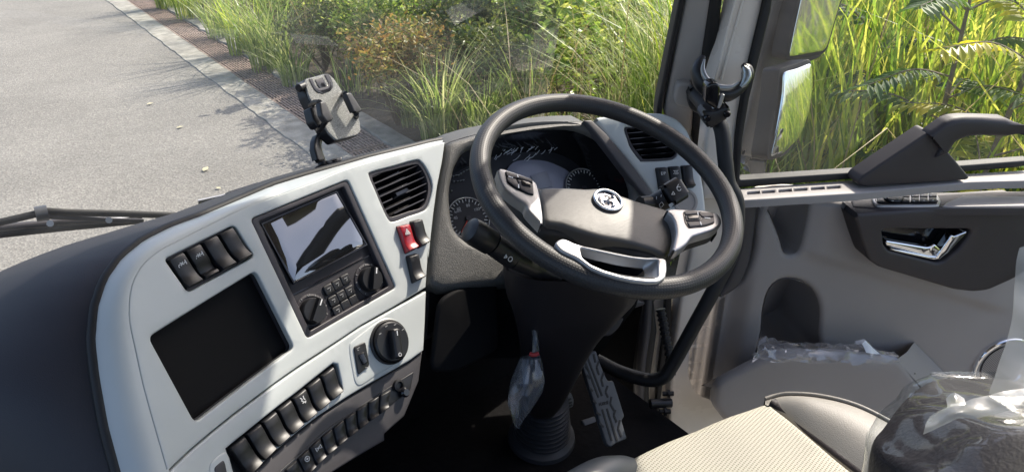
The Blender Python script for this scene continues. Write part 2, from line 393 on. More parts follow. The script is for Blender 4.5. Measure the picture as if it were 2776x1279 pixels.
def relief_data(fr, outline, holes=(), c=0., r=.003, depth=.01, grid=.02, cf=None, hdepth=None, steps=3):
    out = ccw(outline); hs = [ccw(h)[::-1] for h in holes]
    fo = offs(out, -r); fh = [offs(h, -r) for h in hs]
    loops = [dense(fo, grid)] if not cf and not fr.k else [dense(fo, grid)]
    # lips must share vertices with the face: densify the raw outlines first, then offset
    out = dense(out, grid); hs = [dense(h, grid) for h in hs]
    loops = [offs(out, -r)] + [offs(h, -r) for h in hs]
    V, E = [], []
    for L in loops:
        n = len(V); V += [Vector(p) for p in L]; E += [(n + i, n + (i + 1) % len(L)) for i in range(len(L))]
    A = np.array(loops[0]); lo, hi = A.min(0), A.max(0)
    gx, gy = np.meshgrid(np.arange(lo[0] + grid / 2, hi[0], grid), np.arange(lo[1] + grid / 2, hi[1], grid))
    G = np.stack([gx.ravel(), gy.ravel()], 1)
    if len(G):
        ok = inside(G, loops[0])
        for h in loops[1:]: ok &= ~inside(G, h)
        B = np.array([tuple(v) for v in V])
        G = G[ok]
        if len(G):
            d = np.array([np.min(np.hypot(*(B - g).T)) for g in G]); G = G[d > grid * .35]
        V += [Vector(g) for g in G]
    vo, _, fo_, *_ = delaunay_2d_cdt(V, E, [], 0, 1e-7)
    T = np.array([[vo[i][0], vo[i][1]] for i in range(len(vo))]); cen = np.array([T[list(f)].mean(0) for f in fo_])
    ok = inside(cen, loops[0])
    for h in loops[1:]: ok &= ~inside(cen, h)
    C = (lambda a, b: c + cf(a, b)) if cf else (lambda a, b: c)
    m = MB()
    F = []
    for f, k in zip(fo_, ok):
        if k:
            f = list(f)
            if area([T[i] for i in f]) < 0: f = f[::-1]
            F.append(f)
    m.add([fr.w(a, b, C(a, b)) for a, b in T], F)
    for li, L in enumerate([out] + hs):
        base = loops[li]; dp = depth if li == 0 or hdepth is None else hdepth
        rings = [[fr.w(*q, C(*q)) for q in base]]
        for k in range(1, steps + 1):
            th = k / steps * math.pi / 2; o = r * math.sin(th); dn = r * (1 - math.cos(th))
            rings.append([fr.w(*q, C(*p) - dn) for q, p in zip(offs(base, o), base)])
        if dp > r:
            o2 = offs(base, r); rings.append([fr.w(*q, C(*p) - dp) for q, p in zip(o2, base)])
        n = len(base)
        for k in range(len(rings) - 1):
            vv = rings[k] + rings[k + 1]
            m.add(vv, [(i, n + i, n + (i + 1) % n, (i + 1) % n) for i in range(n)])
    return m
def weld(me, d=2e-6):
    b = bmesh.new(); b.from_mesh(me); bmesh.ops.remove_doubles(b, verts=b.verts, dist=d); b.to_mesh(me); b.free(); return me
def relief(name, fr, outline, m, parent=None, label=None, kind=None, smooth=50, **k):
    d = relief_data(fr, outline, **k); me = weld(mesh(d.v, d.f))
    return link(name, me, m, parent, label, kind, smooth)
def tube_data(pts, r, segs=12, closed=False, flat=None, caps=True, upv=None):
    P = [Vector(p) for p in pts]; N = len(P)
    R = [r] * N if not hasattr(r, '__len__') else [r[min(len(r) - 1, int(round(i * (len(r) - 1) / max(1, N - 1))))] if len(r) != N else r[i] for i in range(N)]
    if hasattr(r, '__len__') and len(r) != N:
        R = [float(np.interp(i / (N - 1), np.linspace(0, 1, len(r)), r)) for i in range(N)]
    m = MB(); rings = []; prev = None
    for i in range(N):
        t = (P[(i + 1) % N] - P[i - 1]) if closed or 0 < i < N - 1 else (P[1] - P[0] if i == 0 else P[-1] - P[-2])
        t.normalize()
        if prev is None:
            u = Vector(upv) if upv is not None else (Vector((0, 0, 1)) if abs(t.z) < .9 else Vector((1, 0, 0)))
        else: u = prev if upv is None else Vector(upv)
        u = (u - t * u.dot(t)).normalized(); prev = u; s = t.cross(u)
        fx, fy = flat if flat else (1, 1)
        rings.append([P[i] + (u * math.cos(2 * math.pi * j / segs) * fx + s * math.sin(2 * math.pi * j / segs) * fy) * R[i] for j in range(segs)])
    v = [p for q in rings for p in q]; f = []
    for i in range(N if closed else N - 1):
        a, b = i * segs, ((i + 1) % N) * segs
        for j in range(segs): f.append((a + j, a + (j + 1) % segs, b + (j + 1) % segs, b + j))
    if caps and not closed: f += [tuple(range(segs))[::-1], tuple((N - 1) * segs + j for j in range(segs))]
    return m.add(v, f)
def tube(name, pts, r, m, parent=None, label=None, smooth=50, kind=None, **k):
    d = tube_data(pts, r, **k); return link(name, mesh(d.v, d.f), m, parent, label, kind, smooth)
def lathe_data(fr, prof, n=32, sx=1., sy=1.):
    """profile (radius, c) turned about the frame's c axis"""
    m = MB(); v = []; f = []
    for rr, c in prof: v += [fr.w(rr * sx * math.cos(2 * math.pi * j / n), rr * sy * math.sin(2 * math.pi * j / n), c) for j in range(n)]
    for i in range(len(prof) - 1):
        for j in range(n): f.append((i * n + j, i * n + (j + 1) % n, (i + 1) * n + (j + 1) % n, (i + 1) * n + j))
    f.append(tuple((len(prof) - 1) * n + j for j in range(n)))
    return m.add(v, f)
def lathe(name, fr, prof, m, parent=None, n=32, label=None, smooth=40, **k):
    d = lathe_data(fr, prof, n, **k); return link(name, mesh(d.v, d.f), m, parent, label, None, smooth)
def strips(name, fr, lines, wd, c, m, parent, h=.0006):
    """printed marks: thin raised strokes along poly-lines given in frame coordinates"""
    mb = MB()
    for L in lines:
        for p, q in zip(L[:-1], L[1:]):
            p, q = Vector(p), Vector(q); t = (q - p)
            if t.length < 1e-7: continue
            t.normalize(); n = Vector((-t.y, t.x)) * wd / 2; e = t * wd * .4
            c4 = [p - e + n, p - e - n, q + e - n, q + e + n]
            mb.add([fr.w(x.x, x.y, c) for x in c4] + [fr.w(x.x, x.y, c + h) for x in c4],
                   [(4, 5, 6, 7), (0, 1, 5, 4), (1, 2, 6, 5), (2, 3, 7, 6), (3, 0, 4, 7)])
    return mb.build(name, m, parent, smooth=None)
def text(name, fr, a, b, c, s, size, m, parent, rot=0., sx=1.):
    cu = bpy.data.curves.new('text', 'FONT'); cu.body = s; cu.size = size; cu.align_x = 'CENTER'; cu.align_y = 'CENTER'; cu.resolution_u = 2
    o = bpy.data.objects.new('text', cu); me = o.to_mesh().copy(); o.to_mesh_clear()
    bpy.data.objects.remove(o)
    cr, sr = math.cos(rot), math.sin(rot)
    for v in me.vertices:
        x, y = v.co.x * sx, v.co.y
        v.co = fr.w(a + x * cr - y * sr, b + x * sr + y * cr, c)
    return link(name, me, m, parent)
def loft(rows, closed=False):
    n = len(rows[0]); v = [p for r in rows for p in r]; f = []
    for i in range(len(rows) - 1):
        for j in range(n if closed else n - 1): f.append((i * n + j, i * n + (j + 1) % n, (i + 1) * n + (j + 1) % n, (i + 1) * n + j))
    return MB().add(v, f)
def resample(pts, n):
    P = [Vector(p) for p in pts]; d = [0.]
    for p, q in zip(P[:-1], P[1:]): d.append(d[-1] + (q - p).length)
    out = []
    for t in np.linspace(0, d[-1], n):
        i = min(max(int(np.searchsorted(d, t)) - 1, 0), len(P) - 2)
        k = (t - d[i]) / max(1e-9, d[i + 1] - d[i]); out.append(P[i].lerp(P[i + 1], k))
    return out
def uvset(o, fn):
    me = o.data; l = me.uv_layers.new(name='UVMap')
    for lp in me.loops: l.data[lp.index].uv = fn(me.vertices[lp.vertex_index].co)


# ------------------------------------------------------------------ the road and its edge
GZ = 0.0
def sheet(name, x0, x1, y0, y1, z, m, nx=1, ny=1, fz=None):
    v = []; f = []
    for j in range(ny + 1):
        for i in range(nx + 1):
            x = x0 + (x1 - x0) * i / nx; y = y0 + (y1 - y0) * j / ny
            v.append((x, y, z + (fz(x, y) if fz else 0)))
    for j in range(ny):
        for i in range(nx):
            k = j * (nx + 1) + i; f.append((k, k + 1, k + nx + 2, k + nx + 1))
    return link(name, mesh(v, f), m, smooth=60)
g = sheet('ground', -150, 150, -150, 150, -.30, M_SOIL); g['kind'] = 'structure'
g = sheet('road', -9, 2.19, -60, 90, 0, M_ROAD); g['kind'] = 'structure'
def jag(name, x0, x1, z, h, m, y0=-15, y1=60, n=500, amp=.012):
    v = []; f = []
    for i in range(n + 1):
        y = y0 + (y1 - y0) * i / n
        a = amp * (math.sin(y * 7.1) + math.sin(y * 17.3 + 1) + random.uniform(-1, 1)) * .6
        b = amp * random.uniform(-.4, .4)
        v += [(x0 + a, y, z - .05), (x0 + a, y, z + h - .004), (x0 + a + .006, y, z + h), (x1 + b - .006, y, z + h), (x1 + b, y, z + h - .004), (x1 + b, y, z - .2)]
    for i in range(n):
        for j in range(5): f.append((i * 6 + j, i * 6 + j + 1, (i + 1) * 6 + j + 1, (i + 1) * 6 + j)[::-1])
    o = link(name, mesh(v, f), m, smooth=30); o['kind'] = 'structure'; return o
jag('gutter_edge', 2.185, 2.485, 0, .012, M_CONCL)
jag('kerb', 2.885, 3.10, 0, .03, M_CONC, amp=.02)
ch = sheet('drain_channel', 2.47, 2.90, -15, 60, -.22, M_SOIL); ch['kind'] = 'structure'
def bank(x, y): return .10 * min(1, (x - 3.08) / 1.5) + max(0, x - 4.5) * .10 + .03 * math.sin(x * 3.1 + y * 1.7) * min(1, (x - 3.08))
vg = sheet('verge', 3.08, 40, -30, 70, .01, M_SOIL, 60, 120, bank); vg['kind'] = 'structure'

# iron drain grates, one by one along the gutter
def make_grate(L=.98, x0=2.492, x1=2.878, z=.006):
    fr = MB(); ba = MB(); F = Frame((0, 0, 0), axes=((1, 0, 0), (0, 1, 0), (0, 0, 1)))
    w = x1 - x0
    fr.box(F, 0, .022, 0, L, -.04, 0).box(F, w - .022, w, 0, L, -.04, 0).box(F, .022, w - .022, 0, .018, -.04, -.001).box(F, .022, w - .022, L - .018, L, -.04, -.001)
    n = 10
    for i in range(1, n): ba.box(F, .022 + (w - .044) * i / n - .008, .022 + (w - .044) * i / n + .008, .018, L - .018, -.035, -.003)
    for j in range(1, 9): ba.box(F, .022, w - .022, L * j / 9 - .009, L * j / 9 + .009, -.032, -.006)
    return fr, ba
fr_, ba_ = make_grate(); GFM = mesh(fr_.v, fr_.f); GFM.materials.append(M_RUST); GBM = mesh(ba_.v, ba_.f); GBM.materials.append(M_RUST)
ORD = 'nearest second third fourth fifth sixth seventh eighth ninth tenth eleventh twelfth thirteenth fourteenth fifteenth sixteenth seventeenth eighteenth nineteenth twentieth twenty-first twenty-second'.split()
for i in range(22):
    y = 5.0 + i * 1.0
    o = thing('drain_grate', ORD[i] + (' rusty slotted drain grate, just behind the dash and phone holder' if i == 0 else ' rusty slotted drain grate up the gutter, counted from the phone holder'), 'drain grate', (2.492, y, .006 + random.uniform(-.003, .003)), 'drain grates along the road edge')
    for nm, me in (('frame', GFM), ('bars', GBM)):
        c = bpy.data.objects.new(nm, me); COL.objects.link(c); c.parent = o
        if nm == 'bars': c['kind'] = 'stuff'
# pale fallen leaves on the asphalt
for (x, y, r, sz, lb) in ((755, 522, .3, .075, 'pale fallen leaf alone in the middle of the grey road'), (1035, 850, .9, .095, 'larger pale fallen leaf on the road nearer the truck'), (1098, 945, 2.0, .05, 'small white scrap of leaf on the road just beyond the wiper tip'),
                      (905, 640, .2, .07, 'thin brownish fallen leaf on the road between the two pale leaves')):
    p = atz('q1', x, y, .012)
    pts = [(0, 0), (.3, .22), (.62, .26), (1, .02), (.6, -.2), (.28, -.24)]
    v = [(p.x + sz * 1.1 * ((a - .5) * math.cos(r) - b * math.sin(r)), p.y + sz * 1.1 * ((a - .5) * math.sin(r) + b * math.cos(r)), .010 + .03 * abs(b) + .012 * (a - .5) ** 2) for a, b in pts]
    o = link('fallen_leaf', mesh(v, [(0, 1, 2, 3), (0, 3, 4, 5)]), M_LEAFLIT, smooth=60); tag(o, lb, 'leaf')

# ------------------------------------------------------------------ truck cab shell
CZ = CAMZ
cab = thing('truck_cab', 'right hand drive truck cab interior with warm grey pillar trim and black floor', 'truck', (.2, .3, CZ - 1.27))
FW = Frame((0, 0, CZ - 1.27), axes=((1, 0, 0), (0, 1, 0), (0, 0, 1)))
FLZ = CZ - 1.27
m = MB().box(FW, -.9, 1.16, -.8, 1.52, -.06, 0).box(FW, -.9, 1.25, 1.30, 1.54, 0.0, .55); m.build('floor', M_FLOOR, cab, smooth=30)
m = MB().box(FW, -.98, -.90, -.8, 1.5, -.06, .60); m.build('side_wall', M_BEIGE, cab)
m = MB().box(FW, -.98, 1.30, -.95, -.85, -.06, .75); m.build('rear_wall', M_BEIGE, cab)
m = MB().box(FW, -.98, 1.42, -.95, 1.32, 1.77, 1.82); m.build('roof', M_BEIGE2, cab)  # out of view; edges set to keep sun off the left of the dash
m = MB().box(FW, 1.30, 1.40, -.95, .98, 1.64, 1.77); m.build('door_header', M_BEIGE2, cab)  # out of view; height set by how far the sun reaches in
m = MB().box(FW, 1.24, 1.33, -.85, -.45, 0.0, 1.6); m.build('rear_pillar', M_BEIGE2, cab)
# windscreen: a raked sheet of glass whose foot stands outside the dashboard
wb = [(-1.1, 1.60, CZ - 1.0), (1.22, 1.60, CZ - 1.0), (1.22, 1.28, CZ + .5), (-1.1, 1.28, CZ + .5)]
o = link('windscreen', mesh(wb, [(0, 1, 2, 3)]), M_SCREENGLASS, cab)
# A pillar: inner trim, seals, bracket box
FP = Frame((1.30, 1.16, CZ - .55), 128, -15)
def pil(name, pts, c, depth, r, m, **k): return relief(name, FP, rnd(FP.pl('q3', pts, c), .004, 2), m, cab, c=c, r=r, depth=depth, grid=.05, **k)
pil('windscreen_seal', [(-12, 640), (430, -1500), (490, -1500), (165, -60), (50, 480), (36, 640)], .004, .05, .006, M_RUBBER)
pil('pillar_trim', [(26, 660), (140, 60), (164, -60), (490, -1500), (620, -1500), (300, -60), (240, 300), (196, 540), (186, 760), (120, 660)], .0, .06, .012, M_BEIGE2)
pil('door_seal', [(182, 900), (192, 560), (240, 240), (282, -60), (600, -1500), (690, -1500), (350, -60), (300, 380), (262, 620), (236, 900)], .006, .06, .014, M_RUBBER)
relief('pillar_bracket', FP, rnd(FP.pl('q3', [(92, 500), (108, 425), (150, 418), (200, 432), (196, 560), (150, 545), (104, 535)], .02), .012, 4), M_BEIGE2, cab, c=.02, r=.008, depth=.03, grid=.05)
# cream door jamb below the sill, black lower seals, scuff moulding beside the pedals
FJ = Frame((1.22, 1.14, CZ - 1.0), 128, 0)
def jam(name, z, pts, c, depth, r, m, **k): return relief(name, FJ, rnd(FJ.pl(z, pts, c), .006, 2), m, cab, c=c, r=r, depth=depth, grid=.06, **k)
jam('jamb_panel', 'fl', [(1110, 80), (1230, 60), (1225, 380), (1200, 700), (1180, 960), (1130, 1000), (1090, 700), (1100, 380)], -.03, .02, .006, M_CREAM)
jam('jamb_seal', 'fl', [(1075, 60), (1150, 60), (1145, 300), (1095, 640), (1095, 780), (1140, 890), (1225, 950), (1200, 990), (1100, 900), (1010, 830), (1000, 600), (1040, 300)], .02, .05, .012, M_RUBBER)
jam('jamb_strip', 'fl', [(1195, 60), (1240, 60), (1238, 200), (1180, 640), (1150, 860), (1128, 870), (1150, 560), (1185, 300)], .0, .02, .004, M_RUBBER)
tube('kick_moulding', cat([FJ.w(*FJ.pt('fl', x, y, .03), .03) for x, y in ((1085, 60), (1070, 260), (1040, 500), (1030, 760))], 6), [.012, .014, .013, .012], M_GREY, cab)
jam('sill_moulding', 'fl', [(935, 840), (1060, 815), (1130, 880), (1230, 955), (1200, 1010), (1010, 1060), (950, 960)], .05, .06, .014, M_GREY)
lathe('screw', Frame(FJ.w(*FJ.pt('fl', 1112, 960, .055), .055), axes=(FJ.x, FJ.y, FJ.z)), [(.008, 0), (.007, .003), (.003, .004)], M_METAL, cab, 10)

# ------------------------------------------------------------------ dashboard
FA = Frame((.385, 1.08, CZ - .59), 74, 29, k=.485, a0=-.02)
qB = FA.w(*FA.pt('d2', 1530, 620))
FB = Frame(qB, 96, 41)
qR = FB.w(*FB.pt('w', 1010, 520))
FR = Frame(qR, 112, 33)
dash = thing('dashboard', 'wraparound truck dashboard with silver white centre panel and dark grained top', 'dashboard', (.45, 1.2, CZ - .9))
crease = [('q4', p) for p in ((775, 1260), (750, 1187), (690, 980), (640, 800), (605, 640), (580, 520), (577, 440), (590, 350), (630, 270), (700, 205), (800, 150))] + \
         [('d2', p) for p in ((0, 575), (200, 500), (430, 415), (600, 352), (760, 282), (1000, 205), (1300, 125), (1500, 72), (1600, 48))]
seam_out = [('q4', p) for p in ((560, 1300), (522, 1175), (470, 980), (432, 760), (415, 600), (430, 450), (470, 330), (540, 230), (640, 150), (760, 90), (900, 40))] + \
           [('d2', p) for p in ((0, 492), (250, 385), (500, 310), (760, 238), (1000, 168), (1300, 97), (1500, 47), (1600, 28))]
right_edge = [('d2', p) for p in ((1622, 46), (1600, 200), (1560, 400), (1530, 620), (1510, 800), (1490, 1000))] + [('d3', (1312, 150)), ('d3', (1300, 325))]
seam = [('d3', p) for p in ((1150, 415), (1000, 499), (900, 566), (800, 631), (700, 696), (600, 766), (500, 841), (400, 916), (300, 996), (200, 1081), (110, 1166), (60, 1215))]
def fpl(F, L, c=0.): return [F.pt(z, *p, c) for z, p in L]
crA = [tuple(p) for p in cat(fpl(FA, crease), 3)]
outl = crA + fpl(FA, right_edge) + fpl(FA, seam)
H_hu = rnd(rect(-.1015, -.131, .1015, .083), .008, 4)
H_pk = rnd(fpl(FA, [('d3', p) for p in ((4, 556), (505, 246), (687, 607), (222, 958))]), .010, 5)
H_sw = rnd(fpl(FA, [('d3', p) for p in ((78, 193), (404, 33), (499, 180), (188, 349))]), .007, 4)
vent_px = [(1013, 318), (1030, 285), (1200, 240), (1370, 192), (1425, 196), (1480, 270), (1522, 390), (1500, 520), (1462, 592), (1330, 640), (1210, 684), (1165, 662), (1115, 560), (1060, 430)]
H_vt = sm(FA.pl('d2', vent_px), 3)
relief('centre_panel', FA, outl, M_WHITE, dash, holes=[H_hu, H_pk, H_sw, H_vt], r=.0025, depth=.012, grid=.012)
# rolled shoulder between the face and the outer seam
NS = 70
ca = resample([FA.w(a, b, -.0008) for a, b in crA], NS)
so = resample([FA.w(*FA.pt(z, *p, -.035), -.035) for z, p in seam_out], NS)
rows = []
for i in range(7):
    t = i / 6
    rows.append([p.lerp(q, t) + FA.z * (.010 * math.sin(math.pi * t) * (1 if j < 42 else .2)) for j, (p, q) in enumerate(zip(ca, so))])
d = loft(rows[::-1]); link('panel_shoulder', mesh(d.v, d.f), M_WHITE, dash, smooth=60)
# black seam and dark top sweeping over to the windscreen
tube('seam_gasket', [p + FA.z * -.004 for p in so], .0075, M_RUBBER, dash, segs=8)
far = [aty('s', -200, 1500, .98), aty('s', -260, 1260, 1.02), aty('s', -320, 1020, 1.12), aty('s', -260, 860, 1.34), aty('s', -110, 788, 1.49), aty('s', 0, 742, 1.5), aty('s', 130, 694, 1.5), aty('s', 280, 646, 1.5), aty('s', 465, 580, 1.5), aty('s', 690, 498, 1.47),
       aty('s', 800, 464, 1.44), aty('s', 905, 436, 1.40), aty('s', 1020, 409, 1.36), aty('s', 1110, 390, 1.33), aty('s', 1180, 378, 1.31)]
fa = resample(cat(far, 6), NS); ne = resample([p - FA.z * .006 for p in so], NS)
rows = []
for i in range(17):
    t = i / 16; r_ = []
    for j, (p, q) in enumerate(zip(ne, fa)):
        L = (q - p).length
        bul = Vector((-.15, -.55, .55)) * (L * .12 * (1 - .9 * min(1, max(0, (j - 30) / 16))))
        r_.append(p.lerp(q, t) + bul * math.sin(math.pi * t ** .8))
    rows.append(r_)
d = loft(rows[::-1]); link('dash_top', mesh(d.v, d.f), M_DARK, dash, smooth=70)
# closing deck behind the top and the lower passenger side
m = MB(); m.add([(-1.1, 1.5, CZ - .72), (1.28, 1.5, CZ - .66), (1.28, 1.05, CZ - .80), (-1.1, 1.05, CZ - .95)], [(0, 3, 2, 1)]); m.build('inner_deck', M_DARK, dash)
p0 = [at('d', -60, 1120, 1.02), at('d', 40, 1132, 1.02), at('d', 120, 1150, 1.02), at('d', 190, 1180, 1.02), at('d', 260, 1250, 1.02)]
rows = [[p + Vector((0, .06, -.0)) for p in cat(p0, 4)], cat(p0, 4), [p + Vector((-.0, -.02, -.03)) for p in cat(p0, 4)], [p + Vector((0, -.02, -.3)) for p in cat(p0, 4)]]
d = loft(rows); link('lower_console', mesh(d.v, d.f), M_DARK, dash, smooth=60)

# lower white panel, 3 mm proud, with its switch slot
low_edge = [('d3', p) for p in ((1302, 342), (1297, 480), (1290, 618))]
low_bot = [('d3', p) for p in ((1230, 664), (1130, 721), (1000, 796), (930, 838), (800, 924), (700, 1000), (600, 1086), (500, 1182), (410, 1280))]
low_top = [('d3', p) for p in ((20, 1262), (110, 1180), (200, 1093), (300, 1008), (400, 928), (500, 852), (600, 777), (700, 707), (800, 642), (900, 576), (1000, 509), (1150, 426))]
slot = [('d3', p) for p in ((366, 1076), (450, 1008), (600, 888), (700, 812), (800, 732), (868, 678), (888, 682), (914, 800), (904, 816), (800, 890), (700, 976), (600, 1062), (520, 1142), (470, 1190), (420, 1240))]
cL = .003
H_sl = [tuple(p) for p in cat(fpl(FA, slot, cL), 1, True)]
relief('lower_panel', FA, fpl(FA, low_edge, cL) + fpl(FA, low_bot, cL) + fpl(FA, low_top, cL), M_WHITE, dash, holes=[H_sl], c=cL, r=.003, depth=.014, grid=.014)
# dark backing so that slots and joints stay black
mb = relief_data(FA, fpl(FA, [('q4', (775, 1300)), ('q4', (640, 800)), ('q4', (600, 450)), ('q4', (720, 210)), ('d2', (60, 560)), ('d2', (760, 300)), ('d2', (1600, 60)), ('d2', (1500, 800)), ('d3', (1296, 330)), ('d3', (1285, 610)), ('d3', (1000, 790)), ('d3', (700, 990)), ('d3', (420, 1280))]), holes=[rnd(rect(-.1, -.13, .1, .082), .006), rnd(offs(ccw(H_pk), -.002), .003, 1), offs(ccw(H_vt), -.001)], c=-.013, r=.0005, depth=.001, grid=.03)
link('panel_backing', weld(mesh(mb.v, mb.f)), M_BLACK, dash)
# dark grey kick panel under it
kick = [('d3', p) for p in ((1288, 622), (1272, 760), (1205, 925), (1112, 1008), (1112, 1040), (990, 1112), (870, 1187), (700, 1330), (400, 1330), (420, 1275), (505, 1186), (605, 1090), (705, 1004), (805, 928), (935, 842), (1005, 800), (1132, 725), (1232, 668))]
relief('kick_panel', FA, fpl(FA, kick), M_GREY, dash, c=-.002, r=.004, depth=.02, grid=.02)
# deep cubby
fl_ = [FA.w(a, b, -.010) for a, b in dense(offs(ccw(H_pk), .0005), .02)]
bk_ = [FA.w(a * .97 - .006 if a > -.2 else a * .995, b, -.024) for a, b in dense(offs(ccw(H_pk), .0005), .02)]
d = loft([fl_, bk_], True); link('recess_wall', mesh(d.v, d.f), M_BEZEL, dash, smooth=30)
relief('blank_display', FA, offs(ccw(H_pk), .004), M_VOID, dash, c=-.0225, r=.0005, depth=.001, grid=.03)

# rocker switches
def rocker(fr, quad, parent, m=M_BLACK, prof=None, icon=None, c=0., name='rocker_switch', label=None, wide=.92, nb=2):
    """quad: tl, tr, br, bl in frame coordinates; saddle-shaped rocker in a flat black well"""
    tl, tr, br, bl = [Vector(q) for q in quad]; cen = (tl + tr + br + bl) / 4
    tl, tr, br, bl = [cen + (q - cen) * wide for q in (tl, tr, br, bl)]
    prof = prof or [(0, .004), (.02, .008), (.06, .0095), (.3, .0085), (.55, .0072), (.7, .0078), (.82, .0105), (.93, .0145), (.97, .0135), (1, .006)]
    mb = MB(); v = []; NA = [0, .05, .1, .5, .9, .95, 1]; hs = [-.004, -.0008, 0, .0004, 0, -.0008, -.004]
    for t, h in prof:
        L, R = tl.lerp(bl, t), tr.lerp(br, t)
        for k, s_ in enumerate(NA):
            p = L.lerp(R, s_); v.append(fr.w(p.x, p.y, c + h + hs[k]))
    n = len(NA)
    f = [(i * n + j, (i + 1) * n + j, (i + 1) * n + j + 1, i * n + j + 1) for i in range(len(prof) - 1) for j in range(n - 1)]
    b0 = len(v)
    for i in range(len(prof)):
        t = prof[i][0]; L, R = tl.lerp(bl, t), tr.lerp(br, t)
        v += [fr.w(L.x, L.y, c - .01), fr.w(R.x, R.y, c - .01)]
    for i in range(len(prof) - 1):
        f += [(i * n, b0 + 2 * i, b0 + 2 * i + 2, (i + 1) * n), (i * n + n - 1, (i + 1) * n + n - 1, b0 + 2 * i + 3, b0 + 2 * i + 1)]
    e = len(prof) - 1
    f += [tuple([e * n + j for j in range(n)][::-1] + [b0 + 2 * e, b0 + 2 * e + 1]), tuple([j for j in range(n)] + [b0 + 1, b0])]
    mb.add(v, f); o = mb.build(name, m, parent, label, smooth=40)
    ex = (tr - tl).normalized(); rot = math.atan2(ex.y, ex.x); ic = tl.lerp(br, .0) * 0 + (tl + tr) / 2 * .72 + (bl + br) / 2 * .28
    sfr = Frame(fr.w(ic.x, ic.y, c + .0094), axes=(fr.x * math.cos(rot) + fr.y * math.sin(rot), fr.y * math.cos(rot) - fr.x * math.sin(rot), fr.z))
    if icon: icon(sfr, o)
    return o
def ic_axle(F, o): strips('symbol', F, [[(-.006, -.003), (-.006, .003)], [(.006, -.003), (.006, .003)], [(-.006, 0), (-.003, 0)], [(.006, 0), (.003, 0)], [(-.002, -.002), (.002, .002)], [(-.002, .002), (.002, -.002)]], .0011, 0, M_MARK, o)
def ic_tri(F, o):
    strips('symbol', F, [[(-.0055, -.004), (.0055, -.004), (0, .0055), (-.0055, -.004)], [(-.002, -.002), (.002, -.002), (0, .0018), (-.002, -.002)]], .0011, 0, M_MARK, o)
def ic_lamp(F, o): strips('symbol', F, [[(-.006, .004), (.006, .004)], [(-.003, .004), (-.0025, 0), (.0025, 0), (.003, .004)], [(-.004, -.001), (-.006, -.003)], [(.004, -.001), (.006, -.003)], [(0, -.002), (0, -.0045)], [(-.002, -.002), (-.003, -.0045)], [(.002, -.002), (.003, -.0045)]], .0009, 0, M_MARK, o)
def ic_ep(F, o): text('lettering', F, 0, 0, 0, 'E/P', .0095, M_MARK, o)
def ic_drops(F, o): strips('symbol', F, [[(-.003, .005), (-.001, .002), (-.003, 0), (-.001, -.002)], [(.003, .005), (.002, .001), (.003, -.001)], [(-.003, -.004), (.003, -.004), (.001, -.006)]], .0014, 0, M_MARK, o)
def ic_gear(F, o): strips('symbol', F, [[(.004 * math.cos(t), .004 * math.sin(t)) for t in np.linspace(0, 6.283, 13)], [(-.0015, 0), (.0015, 0)], [(0, -.0015), (0, .0015)]], .0011, 0, M_MARK, o)
def ic_bars(F, o): strips('symbol', F, [[(-.005, -.003), (-.005, .003)], [(.005, -.003), (.005, .003)], [(-.003, .002), (.003, -.002)], [(-.003, -.002), (.003, .002)]], .001, 0, M_MARK, o)
def row(F, top, bot, n, fn, gap=.06, a_top=None):
    T = resample([Vector((*p, 0)) for p in top], n * 20 + 1); B = resample([Vector((*p, 0)) for p in bot], n * 20 + 1)
    g_ = int(gap * 10)
    for i in range(n):
        i0, i1 = i * 20 + g_, (i + 1) * 20 - g_
        fn(i, [tuple(T[i0].xy), tuple(T[i1].xy), tuple(B[i1].xy), tuple(B[i0].xy)])
def V2(F, z, pts, c=0.): return F.pl(z, pts, c)
def bank4(i, q):
    rocker(FA, q, dash, icon=[ic_axle, ic_axle, None, None][i], c=-.006 if i > 1 else -.008, wide=1.0,
           prof=None if i != 1 else [(0, .004), (.02, .008), (.06, .0095), (.3, .0088), (.5, .008), (.62, .004), (.8, .004), (.86, .012), (.93, .0135), (1, .006)])
row(FA, V2(FA, 'd3', [(92, 197), (400, 42)]), V2(FA, 'd3', [(185, 335), (492, 178)]), 4, bank4, gap=.12)
FLAT = [(0, .004), (.03, .008), (.08, .0095), (.35, .0085), (.6, .0068), (.75, .0078), (.88, .0115), (.96, .0145), (.99, .0138), (1, .005)]
def bank7(i, q): rocker(FA, q, dash, icon=ic_drops if i == 4 else None, c=-.004, wide=1.0, prof=FLAT)
row(FA, V2(FA, 'd3', [(378, 1078), (450, 1018), (600, 898), (700, 820), (800, 742), (868, 690)]), V2(FA, 'd3', [(470, 1205), (520, 1150), (600, 1070), (700, 982), (800, 896), (908, 806)]), 7, bank7, gap=.1)
def bank9(i, q): rocker(FA, q, dash, icon={1: ic_gear, 2: ic_bars}.get(i), c=-.001, wide=1.0, prof=[(t, h * .6) for t, h in FLAT])
relief('switch_strip', FA, rnd(fpl(FA, [('d3', p) for p in ((620, 1180), (740, 1075), (830, 992), (960, 902), (1110, 802), (1246, 716), (1228, 806), (1125, 882), (1075, 922), (970, 996), (868, 1082), (765, 1178), (700, 1250), (560, 1250))]), .004, 2), M_BLACK, dash, c=-.0005, r=.001, depth=.004, grid=.03)
row(FA, V2(FA, 'd3', [(636, 1178), (700, 1122), (765, 1062), (820, 1012), (870, 975), (920, 935), (975, 898), (1025, 862), (1080, 828), (1136, 800)]), V2(FA, 'd3', [(690, 1260), (720, 1222), (765, 1176), (815, 1122), (868, 1080), (918, 1036), (972, 996), (1022, 955), (1074, 920), (1122, 880)]), 9, bank9, gap=.1)
